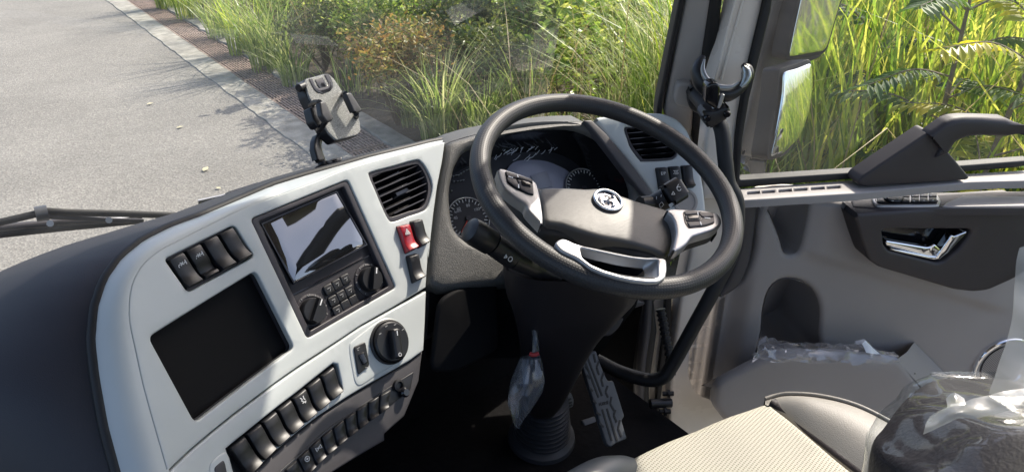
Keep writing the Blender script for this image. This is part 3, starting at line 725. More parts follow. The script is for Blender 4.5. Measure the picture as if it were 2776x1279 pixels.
# round socket and plug at the end of the row
s_ = FA.pt('d3', 1168, 782); lathe('power_socket', FA.at(*s_, .0), [(.0105, 0), (.0105, .006), (.007, .007), (.006, .002)], M_BLACK, dash, 20)
s_ = FA.pt('d3', 1192, 815); lathe('socket_cap', FA.at(*s_, .0), [(.008, 0), (.009, .008), (.006, .012)], M_GLOSSBLACK, dash, 16)
# hazard switch group
def quad(F, z, pts, c=0.): return F.pl(z, pts, c)
wells = MB()
for nm, q, m_, ic, lb in (('hazard_switch', [(1222, 722), (1318, 700), (1388, 905), (1296, 950)], M_RED, ic_tri, 'red hazard light switch with white triangle'), ('rocker_switch', [(1330, 682), (1418, 660), (1482, 860), (1398, 908)], M_BLACK, None, None), ('rocker_switch', [(1300, 962), (1388, 936), (1444, 1140), (1350, 1186)], M_BLACK, None, None)):
    qq = quad(FA, 'd2', q)
    relief('switch_well', FA, rnd(qq, .004, 3), M_BLACK, dash, c=.0012, r=.001, depth=.003, grid=.03)
    rocker(FA, qq, dash, m_, icon=ic, c=.001, wide=.93, name=nm, label=lb)
# louvred vents
def vent(F, z, px, n, tabpx, corner):
    base = sm(F.pl(z, px), 3)
    fl = dense(ccw(base), .02); bk = offs(ccw(base), -.006)
    inn = ccw(sm(F.pl(z, corner, -.006), 3))
    o = relief('air_vent', F, ccw(base), M_BEZEL, dash, holes=[inn], c=-.0035, r=.001, depth=.02, grid=.03, hdepth=.03)
    cx = sum(p[0] for p in inn) / len(inn); cy = sum(p[1] for p in inn) / len(inn)
    A_ = np.array(inn); lo, hi = A_.min(0), A_.max(0)
    d_ = relief_data(F, offs(inn, .001), c=-.034, r=.0005, depth=.001, grid=.03); link('vent_back', weld(mesh(d_.v, d_.f)), M_GLOSSBLACK, o)
    for i in range(n):
        b = lo[1] + (hi[1] - lo[1]) * (i + .5) / n
        xs = np.array([a for a in np.linspace(lo[0], hi[0], 160) if inside(np.array([[a, b]]), inn)[0]])
        if len(xs) < 4: continue
        a0, a1 = xs[0] - .001, xs[-1] + .001
        mb = MB(); mb.add([F.w(a0, b + .0065, -.006), F.w(a1, b + .0065, -.006), F.w(a1, b - .003, -.026), F.w(a0, b - .003, -.026), F.w(a0, b + .0045, -.0055), F.w(a1, b + .0045, -.0055), F.w(a1, b - .005, -.027), F.w(a0, b - .005, -.027)],
                          [(0, 1, 2, 3)[::-1], (4, 5, 6, 7), (0, 4, 5, 1)[::-1], (3, 2, 6, 7)[::-1], (0, 3, 7, 4), (1, 5, 6, 2)])
        mb.build('slat', M_GLOSSBLACK, o, smooth=None)
    if tabpx:
        t_ = F.pt(z, *tabpx); MB().box(F, t_[0] - .017, t_[0] + .017, t_[1] - .005, t_[1] + .005, -.012, .002, .002).build('tab', M_GLOSSBLACK, o)
    return o
vent(FA, 'd2', vent_px, 7, (1272, 448), [(1030, 335), (1060, 310), (1200, 270), (1370, 228), (1410, 240), (1450, 300), (1478, 390), (1470, 490), (1430, 570), (1320, 605), (1190, 648), (1160, 635), (1120, 560), (1062, 420)])
# head unit with its climate controls
hu = relief('head_unit', FA, rnd(rect(-.1012, -.1308, .1012, .0828), .007, 4), M_BEZEL, dash, holes=[rnd(rect(-.089, -.122, .089, .0735), .003, 3)], c=-.0025, r=.002, depth=.02, grid=.04, hdepth=.013)
cH = -.0135
relief('faceplate', FA, rect(-.0895, -.1225, .0895, .074), M_DARK, hu, c=cH, r=.0005, depth=.003, grid=.05)
def hp(L, c=cH): return fpl(FA, [('d2', p) for p in L], c)
scr = hp([(155, 707), (745, 455), (958, 872), (388, 1172)])
relief('screen', FA, rnd(scr, .001, 1), M_SCREEN, hu, c=cH + .0045, r=.0004, depth=.001, grid=.04, cf=lambda a, b: -(b - .015) * .085)
relief('screen_bezel', FA, offs(ccw(scr), .0035), M_GLOSSBLACK, hu, holes=[offs(ccw(scr), .0004)], c=cH + .0056, r=.0006, depth=.006, grid=.05, cf=lambda a, b: -(b - .015) * .085)
for (x, y), ic in (((137, 763), 'p'), ((238, 975), 'm'), ((312, 1125), 'u')):
    q = FA.pt('d2', x, y, cH); MB().box(FA, q[0] - .0055, q[0] + .0055, q[1] - (.007 if ic == 'p' else .014), q[1] + (.007 if ic == 'p' else .014), cH, cH + .002, .0008).build('side_button', M_BLACK, hu)
    L = {'p': [[(q[0] + .0025 * math.cos(t), q[1] + .0025 * math.sin(t)) for t in np.linspace(2.1, 7.3, 9)], [(q[0], q[1]), (q[0], q[1] + .003)]],
         'm': [[(q[0] - .002, q[1] - .003), (q[0] - .002, q[1] + .003), (q[0] + .002, q[1] + .003), (q[0] + .002, q[1])]], 'u': [[(q[0], q[1] - .004), (q[0], q[1] + .004)], [(q[0] - .002, q[1] - .001), (q[0], q[1] - .003), (q[0] + .002, q[1] + .001)]]}[ic]
    strips('printed_mark', FA, L, .0008, cH + .0021, M_GREYMARK, hu)
cut = FA.pl('d3', [(655, 308), (1005, 130)], cH); by = (cut[0][1] + cut[1][1]) / 2
MB().box(FA, -.0885, .0885, -.058, -.0565, cH, cH + .0012).build('joint_line', M_GLOSSBLACK, hu)
for x, y, rot in ((765, 437, .75), (1032, 290, 1.0)):
    q = FA.pt('d3', x, y, cH); kf = FA.at(*q, cH)
    lathe('knob_ring', kf, [(.0295, 0), (.0295, .002), (.026, .003), (.0245, .0015)], M_BEZEL, hu, 36)
    lathe('knob', kf, [(.0225, 0), (.022, .012), (.0205, .0145), (.0, .0145)], M_BLACK, hu, 30)
    kr = Frame(kf.P, axes=(kf.x * math.cos(rot) + kf.y * math.sin(rot), kf.y * math.cos(rot) - kf.x * math.sin(rot), kf.z))
    MB().box(kr, -.021, .021, -.0055, .0055, .012, .024, .0015).build('knob_grip', M_BLACK, hu)
    strips('knob_pointer', kr, [[(.009, 0), (.018, 0)]], .0022, .0241, M_MARK, hu)
    tk = [[(.0262 * math.cos(t), .0262 * math.sin(t)), (.0285 * math.cos(t), .0285 * math.sin(t))] for t in np.linspace(-.6, 3.9, 10)]
    strips('dial_ticks', kf, tk, .0012, .0031, M_GREYMARK, hu)
    for s2, t in zip('01234', np.linspace(3.6, .5, 5)):
        if x < 900: text('dial_number', kf, .0275 * math.cos(t), .0275 * math.sin(t), .0034, s2, .005, M_GREYMARK, hu)
for k, (x, y) in enumerate(((843, 335), (882, 312), (921, 288), (864, 388), (902, 364), (941, 342), (884, 434), (922, 408), (960, 385))):
    q = FA.pt('d3', x, y, cH)
    relief('push_button', FA, rnd(rect(q[0] - .0092, q[1] - .0085, q[0] + .0092, q[1] + .0085), .003, 3), M_BLACK, hu, c=cH + .004, r=.0018, depth=.005, grid=.03)
    if k < 7: strips('printed_mark', FA, [[(q[0] - .003, q[1] + .002), (q[0] + .003, q[1] + .002)], [(q[0] + .002, q[1] - .0005), (q[0], q[1] - .003)]], .0011, cH + .0041, M_GREYMARK, hu)
# light switch plate with rotary knob and leveller
pp = fpl(FA, [('d3', p) for p in ((938, 602), (962, 566), (1080, 478), (1140, 468), (1188, 500), (1205, 560), (1196, 640), (1150, 690), (1080, 730), (1000, 784), (970, 776), (955, 722))], cL)
relief('light_switch_plate', FA, sm(pp, 3), M_WHITE, dash, c=cL + .0012, r=.0035, depth=.006, grid=.02)
q = FA.pt('d3', 1126, 580, cL); kf = FA.at(*q, cL + .001)
lk = lathe('light_knob', kf, [(.040, 0), (.040, .004), (.0375, .005), (.036, .003), (.0355, .010), (.033, .0125), (.0, .0125)], M_BLACK, dash, 40)
kr = Frame(kf.P, axes=(kf.x * math.cos(-.35) + kf.y * math.sin(-.35), kf.y * math.cos(-.35) - kf.x * math.sin(-.35), kf.z))
relief('knob_handle', kr, rnd(rect(-.0085, -.031, .0085, .022), .006, 4), M_BLACK, lk, c=.028, r=.004, depth=.016, grid=.03)
strips('pointer_mark', kr, [[(0, .010), (0, .017)]], .0016, .0281, M_MARK, lk)
strips('printed_mark', kr, [[(.003 * math.cos(t), -.024 + .003 * math.sin(t)) for t in np.linspace(0, 6.28, 9)]], .001, .0281, M_MARK, lk)
for t in np.linspace(.3, 2.2, 4): strips('printed_mark', kf, [[(.030 * math.cos(t) - .002, .030 * math.sin(t)), (.030 * math.cos(t) + .002, .030 * math.sin(t))]], .0015, .0126, M_GREYMARK, lk)
lv = fpl(FA, [('d3', p) for p in ((958, 604), (1012, 578), (1032, 690), (980, 734))], cL)
lev = relief('level_switch', FA, rnd(lv, .004, 3), M_BLACK, dash, c=cL + .004, r=.0015, depth=.006, grid=.03)
q = Vector(lv[0]).lerp(Vector(lv[2]), .5)
relief('thumb_wheel', FA, rnd(rect(q.x - .006, q.y - .014, q.x + .006, q.y + .006), .002, 2), M_GLOSSBLACK, lev, c=cL + .007, r=.002, depth=.005, grid=.03)
strips('printed_mark', FA, [[(q.x - .003, q.y + .016), (q.x + .003, q.y + .016)], [(q.x - .003, q.y + .013), (q.x - .001, q.y + .013)], [(q.x - .003, q.y - .020), (q.x + .003, q.y - .022)]], .0011, cL + .0043, M_GREYMARK, lev)
sp = fpl(FA, [('d3', p) for p in ((284, 1160), (300, 1130), (362, 1086), (380, 1110), (400, 1187), (420, 1260), (290, 1260))], cL)
relief('outlet_plate', FA, rnd(sp, .008, 3), M_WHITE, dash, c=cL + .0015, r=.003, depth=.005, grid=.03)
sp = fpl(FA, [('d3', p) for p in ((308, 1165), (352, 1128), (360, 1150), (372, 1210), (320, 1230))], cL)
relief('outlet', FA, rnd(sp, .004, 3), M_BEZEL, dash, c=cL + .003, r=.0015, depth=.004, grid=.03)

# binnacle: hood slab with the arched opening, black tunnel, cluster
arch = [('cl', p) for p in ((230, 1050), (150, 970), (108, 850), (86, 650), (88, 500), (120, 330), (180, 195), (270, 100))] + [('w', p) for p in ((190, 285), (280, 254), (400, 235), (540, 228), (640, 238), (740, 280), (820, 350), (880, 430), (920, 520), (934, 585), (915, 650), (850, 760), (600, 860), (300, 900), (100, 850))]
hood = [('d2', p) for p in ((1482, 1187), (1494, 1000), (1514, 800), (1534, 620), (1564, 400), (1604, 200), (1626, 52))] + [('w', p) for p in ((-30, 296), (0, 286), (100, 258), (270, 226), (400, 206), (560, 189), (680, 186), (735, 215), (800, 285), (900, 405), (1000, 530), (1066, 640), (1050, 760), (900, 900), (500, 1040), (100, 1080), (-80, 1100))]
archB = sm(fpl(FB, arch), 2)
hb = fpl(FB, hood)
relief('binnacle_hood', FB, hb, M_HOOD, dash, holes=[archB], c=.0, r=.014, depth=.06, grid=.016, hdepth=.012)
top_i = [i for i in range(len(hood)) if hood[i][0] == 'w' and i < 16]
lp = [FB.w(*hb[i], -.010) for i in range(6, 14)]
d = loft([[p for p in cat(lp, 4)], [p + Vector((.01, .05, -.002)) for p in cat(lp, 4)], [p + Vector((.03, .12, -.10)) for p in cat(lp, 4)]][::-1]); link('hood_top', mesh(d.v, d.f), M_HOOD, dash, smooth=60)
ao = offs(ccw(archB), -.0005)
l0 = [FB.w(*p, -.0125) for p in ao]; l1 = [FB.w(p[0], p[1], -.03) for p in ao]; l2 = [FB.w(p[0] * 1., p[1], -.115) for p in offs(ccw(archB), -.012)]
d = loft([l0, l1, l2], True); link('binnacle_lining', mesh(d.v, d.f), M_GLOSSBLACK, dash, smooth=60)
cC = -.112
ic_ = relief('instrument_cluster', FB, offs(ccw(archB), .01), M_DIAL, dash, c=cC, r=.0005, depth=.002, grid=.04)
lens_outline = FB.pl('w', [(265, 470), (300, 415), (380, 400), (480, 408), (580, 450), (640, 500), (690, 545), (720, 600), (560, 640), (380, 620), (280, 560)], cC + .01)
relief('display_lens', FB, sm(lens_outline, 3), M_LENS, ic_, c=cC + .008, r=.001, depth=.006, grid=.03)
q = FB.pl('w', [(395, 485), (480, 462), (512, 545), (420, 560)], cC + .012); relief('display_panel', FB, q, mat('pale_lcd', (.27, .27, .31), .3), ic_, c=cC + .0105, r=.0005, depth=.002, grid=.04)
def gauge(z, x, y, px_r, nums, unit, needle, rot0):
    c_ = cC + .012; q = FB.pt(z, x, y, c_); q2 = FB.pt(z, x + px_r, y, c_); R = abs(q2[0] - q[0])
    gf = FB.at(*q, c_)
    lathe('gauge_face', gf, [(R, -.006), (R, 0), (0, 0)], M_DIAL, ic_, 48)
    pts = [gf.w(R * math.cos(t), R * math.sin(t), .002) for t in np.linspace(0, 2 * math.pi, 56)[:-1]]
    tube('gauge_ring', pts, R * .035, M_SILVER, ic_, closed=True, segs=8)
    tk = []
    for k in range(25):
        t = rad(220 - k * 260 / 24 + rot0); r0 = R * (.78 if k % 2 == 0 else .84); tk.append([(r0 * math.cos(t), r0 * math.sin(t)), (R * .92 * math.cos(t), R * .92 * math.sin(t))])
    strips('gauge_ticks', gf, tk, R * .035, .0012, M_MARK, ic_)
    for s_, deg in nums: text('gauge_number', gf, R * .62 * math.cos(rad(deg)), R * .62 * math.sin(rad(deg)), .0012, s_, R * .2, M_MARK, ic_)
    if unit: text('gauge_unit', gf, *unit[1], .0012, unit[0], R * .17, M_MARK, ic_)
    t = rad(needle); MB().box(Frame(gf.P, axes=(gf.x * math.cos(t) + gf.y * math.sin(t), gf.y * math.cos(t) - gf.x * math.sin(t), gf.z)), R * .12, R * .8, -R * .03, R * .03, .002, .0035, .0008).build('gauge_needle', M_NEEDLE, ic_)
    lathe('gauge_hub', gf, [(R * .14, 0), (R * .13, .004), (0, .004)], M_BEZEL, ic_, 20)
    return R
gauge('cl', 275, 840, 225, [('60', 120), ('80', 72), ('100', 30), ('40', 165)], ('km/h', (-.018, .0205)), 225, 0)
gauge('w', 680, 555, 98, [], None, 200, 0)
mb = MB()
for i in range(26):   # white crinkles of the protective film still on the lens
    x, y = 190 + 340 * random.random(), 350 + 70 * random.random() - 12
    x = min(x, 520); pts = [(x, y)]
    for k in range(random.choice((2, 3, 3, 4))): x += random.uniform(4, 16); y -= random.uniform(2, 16); pts.append((x, y))
    mb.add(*(lambda t: (t.v, t.f))(tube_data([FB.w(*FB.pt('w', a, b, cC + .024), cC + .024) for a, b in pts], .0007, 5)))
mb.build('film_crinkles', mat('film_crease', (.6, .62, .66), .25), ic_)
mb = MB()
for x, y in ((118, 385), (150, 375), (175, 372), (200, 355), (230, 335), (262, 318), (290, 303), (125, 440), (165, 438), (195, 432), (225, 425), (97, 540)):
    q = FB.pt('cl', x, y, cC + .006); mb.box(FB, q[0] - .002, q[0] + .002, q[1] - .001, q[1] + .001, cC, cC + .006)
mb.build('warning_lights', M_GREYMARK, ic_, smooth=None)
# dark strip, then the right-hand panel facing the driver
ds = [(655, 184), (722, 188), (800, 262), (900, 378), (1000, 508), (1066, 610), (1052, 650), (990, 575), (900, 462), (810, 345), (745, 262), (700, 212)]
relief('trim_strip', FB, rnd(FB.pl('w', ds, .012), .003, 2), M_GREY, dash, c=.012, r=.004, depth=.02, grid=.03)
rp = [(724, 180), (800, 168), (920, 156), (1020, 149), (1100, 150), (1180, 180), (1232, 235), (1258, 292), (1300, 430), (1325, 560), (1338, 690), (1300, 780), (1180, 800), (1090, 680), (1062, 612), (1000, 522), (900, 394), (800, 272)]
rv = [(122, 250), (140, 222), (200, 225), (300, 200), (440, 190), (540, 240), (600, 330), (620, 440), (600, 510), (520, 535), (300, 545), (262, 530), (180, 420), (150, 340)]
H_rv = sm(FR.pl('vr', rv), 3)
relief('driver_side_panel', FR, rnd(FR.pl('w', rp), .012, 3), M_WHITE, dash, holes=[H_rv], c=0, r=.008, depth=.05, grid=.03, hdepth=.012)
vent(FR, 'vr', rv, 6, None, [(132, 260), (150, 238), (205, 240), (300, 215), (430, 205), (525, 250), (585, 335), (602, 440), (585, 498), (510, 520), (305, 530), (275, 515), (195, 415), (160, 340)])
for q, ic in (([(402, 610), (508, 604), (546, 826), (436, 836)], ic_ep), ([(520, 600), (626, 594), (660, 815), (556, 822)], ic_lamp), ([(640, 590), (744, 584), (774, 800), (672, 808)], None)):
    qq = FR.pl('vr', q); relief('switch_well', FR, rnd(qq, .004, 3), M_BLACK, dash, c=.0012, r=.001, depth=.003, grid=.03)
    rocker(FR, qq, dash, icon=ic, c=.001, wide=.93)
q = FR.pt('vr', 690, 930); lathe('panel_hollow', FR.at(*q, .0008), [(.030, 0), (.029, .0025), (.024, .0025), (.022, .0003)], M_BEIGE2, dash, 30)
# side skirt of the right panel and dark underside of the dash round the knees
mb = MB(); q1 = FR.pl('w', [(1258, 292), (1338, 690), (1300, 780), (1180, 800)])
mb.add([FR.w(*p, -.045) for p in q1] + [FR.w(*p, -.045) + Vector((.02, .25, -.1)) for p in q1], [(i, i + 1, i + 5, i + 4) for i in range(3)]); mb.build('side_skirt', M_GREY, dash)
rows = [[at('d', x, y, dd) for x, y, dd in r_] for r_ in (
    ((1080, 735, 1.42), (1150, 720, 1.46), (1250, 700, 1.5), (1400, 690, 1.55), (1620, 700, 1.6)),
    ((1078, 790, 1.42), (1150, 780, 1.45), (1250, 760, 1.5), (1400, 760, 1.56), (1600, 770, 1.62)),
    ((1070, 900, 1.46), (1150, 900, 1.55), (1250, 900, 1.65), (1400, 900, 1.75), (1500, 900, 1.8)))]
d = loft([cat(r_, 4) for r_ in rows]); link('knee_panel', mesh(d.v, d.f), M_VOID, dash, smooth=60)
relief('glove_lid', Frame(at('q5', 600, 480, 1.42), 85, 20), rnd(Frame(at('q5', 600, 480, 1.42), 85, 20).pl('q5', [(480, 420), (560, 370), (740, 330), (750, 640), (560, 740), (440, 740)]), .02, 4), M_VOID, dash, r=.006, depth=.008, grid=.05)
# grey fascia bracket right of the column
fb = Frame(at('fl', 930, 220, 1.66), 112, 5)
relief('lower_bracket', fb, rnd(fb.pl('fl', [(850, 90), (1088, 78), (1060, 118), (945, 152), (935, 200), (900, 262), (850, 310), (760, 332), (770, 285), (830, 260), (842, 190)]), .006, 2), M_GREY, dash, r=.006, depth=.03, grid=.05)

# ------------------------------------------------------------------ steering wheel
nW = Vector((.02128, -.38857, .92117)).normalized(); eX = Vector((0, 1, 0)).cross(nW).normalized(); eY = nW.cross(eX)
FS = Frame((.7838, .8046, CZ - .4882), axes=(eX, eY, nW))
whl = thing('steering_wheel', 'black perforated leather steering wheel turned to the right with silver spokes', 'steering wheel', FS.P.copy())
RR, rr = .2185, .0168
v, f, U = [], [], []
NM, NT = 160, 24
for i in range(NM):
    t = 2 * math.pi * i / NM
    grip = 1 + .02 * math.cos(2 * (t + rad(35)) * 1)
    for j in range(NT):
        s_ = 2 * math.pi * j / NT
        rad_ = rr * grip
        v.append(FS.w((RR + rad_ * math.cos(s_)) * math.cos(t), (RR + rad_ * math.cos(s_)) * math.sin(t), rad_ * math.sin(s_)))
for i in range(NM):
    for j in range(NT):
        f.append((i * NT + j, i * NT + (j + 1) % NT, ((i + 1) % NM) * NT + (j + 1) % NT, ((i + 1) % NM) * NT + j)[::-1])
me = mesh(v, f); uvl = me.uv_layers.new(name='UVMap')
for p in me.polygons:
    i, j = divmod(p.index, NT)
    for li in p.loop_indices:
        vi = me.loops[li].vertex_index; a, b = divmod(vi, NT)
        a = a + NM if (a == 0 and i == NM - 1) else a; b = b + NT if (b == 0 and j == NT - 1) else b
        uvl.data[li].uv = (a / NM * 300, b / NT * 24)
rim = link('rim', me, M_RIM, whl, smooth=80)
cs = -.030
hubp = [(446, 546), (560, 545), (680, 560), (770, 562), (880, 606), (980, 638), (1130, 672), (1152, 692), (1168, 750), (1170, 820), (1148, 880), (1118, 905), (1060, 884), (900, 850), (760, 828), (640, 792), (552, 758), (470, 735), (458, 660)]
hp_ = sm(FS.pl('w', hubp, cs), 3)
hc = FS.pt('w', 810, 710, cs)
def dome(a, b): return .012 * (1 - min(1, ((a - hc[0]) / .17) ** 2 + ((b - hc[1]) / .10) ** 2)) - .004
hub = relief('hub_cover', FS, hp_, M_HUB, whl, c=cs, r=.007, depth=.04, grid=.010, cf=dome, smooth=60)
# emblem: chrome ring with two swallow wings chasing each other
q = FS.pt('w', 806, 624, cs + .008); E0 = FS.at(q[0], q[1], cs + .009)
RE = .0265
emb = lathe('emblem', E0, [(RE, -.006), (RE, .001), (RE - .0015, .003), (RE - .004, .0032), (RE - .0055, .0015), (RE - .0055, -.0002), (0, -.0002)], M_DCHROME, hub, 48)
tube('emblem_ring', [E0.w((RE - .003) * math.cos(t), (RE - .003) * math.sin(t), .002) for t in np.linspace(0, 2 * math.pi, 49)[:-1]], .0026, M_CHROME, hub, closed=True, segs=10)
for k in range(2):
    def rot(a, b, t=rad(35) + k * math.pi): return (a * math.cos(t) - b * math.sin(t), a * math.sin(t) + b * math.cos(t))
    wing = [(-.0175, .0015), (-.0135, .0105), (-.004, .0165), (.0065, .0145), (.0125, .0085), (.0045, .0095), (-.001, .0065), (.0075, .0045), (.002, .0005), (-.005, .004), (-.0085, .0085), (-.0125, .0045)]
    relief('emblem_wing', E0, [rot(*p) for p in wing], M_CHROME, hub, c=.0032, r=.0008, depth=.004, grid=.01, steps=2)
# spokes
def spoke(pts, c, holes=(), r=.004, dome_=0, **k):
    return relief('spoke', FS, rnd(FS.pl('w', pts, c), .006, 3), M_SILVER, whl, c=c, r=r, depth=.02, grid=.012, holes=[rnd(FS.pl('w', h, c), .005, 3) for h in holes], **k)
cp = -.010
sL = spoke([(211, 443), (250, 449), (395, 498), (430, 530), (446, 600), (460, 700), (460, 758), (438, 735), (372, 665), (368, 642), (300, 597), (250, 556), (226, 505)], cp)
sR = spoke([(1112, 674), (1150, 661), (1330, 671), (1398, 688), (1421, 720), (1416, 752), (1380, 777), (1262, 812), (1235, 850), (1192, 882), (1154, 894), (1166, 840), (1176, 790), (1168, 735), (1148, 695)], cp)
def pad(sp, pts, splits, marks):
    """four separate keys with dark joints on a black pad"""
    o = relief('button_pad', FS, rnd(FS.pl('w', pts, cp), .004, 3), M_GLOSSBLACK, sp, c=cp + .0012, r=.0008, depth=.003, grid=.03)
    for s_ in splits: relief('button', FS, rnd(FS.pl('w', s_, cp), .002, 2), M_BEZEL, sp, c=cp + .0032, r=.0012, depth=.003, grid=.03)
    strips('button_mark', FS, [FS.pl('w', L, cp + .0033) for L in marks], .0022, cp + .0033, M_MARK, sp)
pad(sL, [(253, 464), (402, 509), (410, 597), (378, 590), (310, 560), (264, 526)],
    [[(257, 468), (322, 488), (312, 508), (262, 496)], [(326, 490), (398, 512), (402, 530), (330, 508), (318, 508)], [(262, 500), (312, 512), (322, 530), (330, 562), (312, 556), (268, 524)], [(318, 514), (402, 538), (406, 592), (378, 586), (336, 566), (326, 530)]],
    [[(275, 492), (296, 499)], [(321, 486), (325, 494)], [(328, 536), (329, 552)]])
pad(sR, [(1208, 683), (1232, 674), (1371, 689), (1379, 745), (1330, 762), (1240, 771), (1220, 742)],
    [[(1212, 686), (1232, 678), (1284, 684), (1288, 698), (1220, 702)], [(1292, 685), (1368, 692), (1373, 712), (1310, 714), (1296, 700)], [(1216, 706), (1296, 704), (1308, 716), (1300, 732), (1226, 736)], [(1228, 740), (1300, 736), (1310, 719), (1374, 717), (1376, 743), (1330, 758), (1242, 767)]],
    [[(1290, 685), (1291, 696)], [(1328, 714), (1354, 716)], [(1303, 736), (1308, 751)]])
relief('thumb_key', FS, rnd(FS.pl('w', [(1228, 708), (1288, 706), (1296, 716), (1288, 728), (1232, 730)], cp), .002, 2), M_GLOSSBLACK, sR, c=cp + .0048, r=.0015, depth=.003, grid=.03)
relief('thumb_key', FS, rnd(FS.pl('w', [(330, 518), (380, 530), (396, 544), (392, 558), (345, 548)], cp), .002, 2), M_GLOSSBLACK, sL, c=cp + .0048, r=.0015, depth=.003, grid=.03)
cB = .021
def tz(pts, c): return FS.pl('tz', pts, c)
u_out = rnd(tz([(98, 135), (130, 100), (180, 80), (240, 100), (300, 130), (420, 165), (560, 195), (760, 240), (940, 270), (1050, 278), (1215, 282), (1250, 300), (1258, 400), (1240, 490), (1170, 535), (1060, 537), (900, 520), (740, 485), (600, 445), (470, 390), (390, 330), (330, 285), (240, 245), (160, 205)], cB), .005, 3)
u_in = rnd(tz([(362, 178), (480, 198), (700, 243), (900, 285), (1050, 302), (1160, 296), (1168, 470), (1110, 492), (1025, 492), (800, 462), (600, 402), (470, 345), (385, 278)], cB), .003, 2)
sB = relief('spoke', FS, u_out, M_SILVER, whl, c=cB, r=.003, depth=.016, grid=.012, holes=[u_in])
def cheek(hi, lo, cl):
    H_ = [FS.w(*p, cB - .002) for p in tz(hi, cB)]; L_ = [FS.w(*p, cl) for p in tz(lo, cl)]
    d = loft([cat(H_, 4), cat([h.lerp(l, .5) - nW * .002 for h, l in zip(H_, L_)], 4), cat(L_, 4)]); link('spoke_cheek', mesh(d.v, d.f), M_SILVER, sB, smooth=60)
cheek([(355, 172), (480, 194), (700, 239), (900, 281), (1062, 298)], [(385, 275), (500, 305), (740, 360), (880, 380), (1002, 392)], cB - .016)
cheek([(1050, 298), (1165, 292), (1172, 400), (1170, 474), (1105, 496)], [(1002, 390), (1020, 430), (1028, 460), (1030, 490), (1034, 496)], cB - .016)
relief('spoke_carrier', FS, rnd(FS.pl('w', [(225, 480), (440, 545), (700, 600), (1150, 680), (1400, 720), (1405, 780), (1240, 830), (1170, 900), (1120, 920), (1000, 930), (760, 850), (560, 800), (455, 790), (330, 650)], -.04), .02, 4), M_RUBBER, whl, c=-.040, r=.01, depth=.03, grid=.03)
lathe('column_boss', FS.at(0, 0, -.05), [(.05, -.09), (.045, -.03), (.040, -.004), (.0, -.004)], M_BLACK, whl, 36)

# ------------------------------------------------------------------ steering column, stalks
col = thing('steering_column', 'black steering column shroud with rubber bellows at the floor', 'steering column', (.80, 1.10, FLZ))
c0 = FS.w(.0, .0, -.09)
bt = atz('d', 1362, 1100, FLZ + .01); bm = at('d', 1370, 1010, (bt - CAMP).dot(FWD) - .07)
def shell(cx, rows_, name, m, par):
    """lofted shroud: rows of left/right silhouette pixels with a depth"""
    R = []
    for (xl, xr, y, dep, th) in rows_:
        L, Q = at('d', xl, y, dep), at('d', xr, y, dep); mid = (L + Q) / 2; hx = (Q - L) / 2; dz = Vector((FWD.x, FWD.y, 0)).normalized() * th
        R.append([mid + hx * math.copysign(abs(math.cos(t)) ** .6, math.cos(t)) - dz * math.copysign(abs(math.sin(t)) ** .6, math.sin(t)) for t in np.linspace(0, 2 * math.pi, 25)[:-1]])
    Rr = [[Vector(p) for p in q] for q in zip(*[cat(c_, 4) for c_ in zip(*R)])]
    d = loft(Rr, True); d.f.append(tuple(range(24))[::-1]); return link(name, mesh(d.v, d.f), m, par, smooth=70)
shell(0, [(1262, 1620, 630, 1.345, .11), (1270, 1602, 700, 1.40, .11), (1285, 1568, 740, 1.43, .11), (1300, 1512, 800, 1.48, .105), (1308, 1476, 860, 1.52, .095), (1314, 1447, 920, 1.56, .085), (1320, 1420, 975, 1.60, .07), (1330, 1398, 1010, 1.63, .055)][::-1], 'shroud', M_GREY, col).data.materials[0] = mat('column_plastic', (.013, .011, .013), .5, 0, ('noise', 900, .08, .001))
for x, y in ((1438, 738), (1420, 945)):
    mb = lathe_data(Frame(at('d', x, y, 1.38 if y < 800 else 1.47), axes=(RGT, UPV, -FWD)), [(.010, 0), (.009, .003), (.004, .003), (.003, .001)], 14); link('screw_recess', mesh(mb.v, mb.f), M_RUBBER, col, smooth=40)
up_ = (bm - bt).normalized(); bx = RGT - up_ * RGT.dot(up_); bx.normalize(); FBt = Frame(bt, axes=(bx, up_.cross(bx), up_))
Lb = (bm - bt).length; prof = [(.082, 0), (.08, .012), (.066, .02)]
for k in range(9):
    t = k / 9; r_ = .066 - .016 * t; prof += [(r_, .022 + (Lb - .01) * t), (r_ + .004, .022 + (Lb - .01) * (t + .03)), (r_ + .004, .022 + (Lb - .01) * (t + .065)), (r_ - .006, .022 + (Lb - .01) * (t + .085))]
lathe('bellows', FBt, prof, mat('bellows_rubber', (.03, .032, .038), .5), col, 40)
# indicator stalk: fat twist end towards the door of the passenger, arm back to the column
pA = at('d', 1400, 700, 1.30); pB = at('d', 1290, 650, 1.235); pC = at('d', 1238, 612, 1.205); pD = at('d', 1196, 586, 1.185)
ind = thing('indicator_stalk', 'black indicator stalk with a round twist end left of the steering column', 'stalk', pA.copy())
tube('arm', [pA, pA.lerp(pB, .5), pB], [.015, .0165, .0175], M_BLACK, ind, segs=16)
tube('collar', [pB.lerp(pC, .04), pC], [.0195, .0195], M_BLACK, ind, segs=20)
t_ = (pD - pC).normalized()
tube('twist_knob', [pC.lerp(pD, .02), pC.lerp(pD, .1), pD, pD + t_ * .012, pD + t_ * .0165], [.018, .0215, .0225, .021, .012], M_BLACK, ind, segs=24)
fs = Frame(at('d', 1290, 655, 1.213), axes=((pA - pC).normalized(), (RGT.cross(pA - pC)).normalized(), -FWD))
def facing(P, dx):
    x = Vector(dx).normalized(); z = (CAMP - P).normalized(); z = (z - x * z.dot(x)).normalized(); return Frame(P, axes=(x, z.cross(x), z))
dx = pA - pD
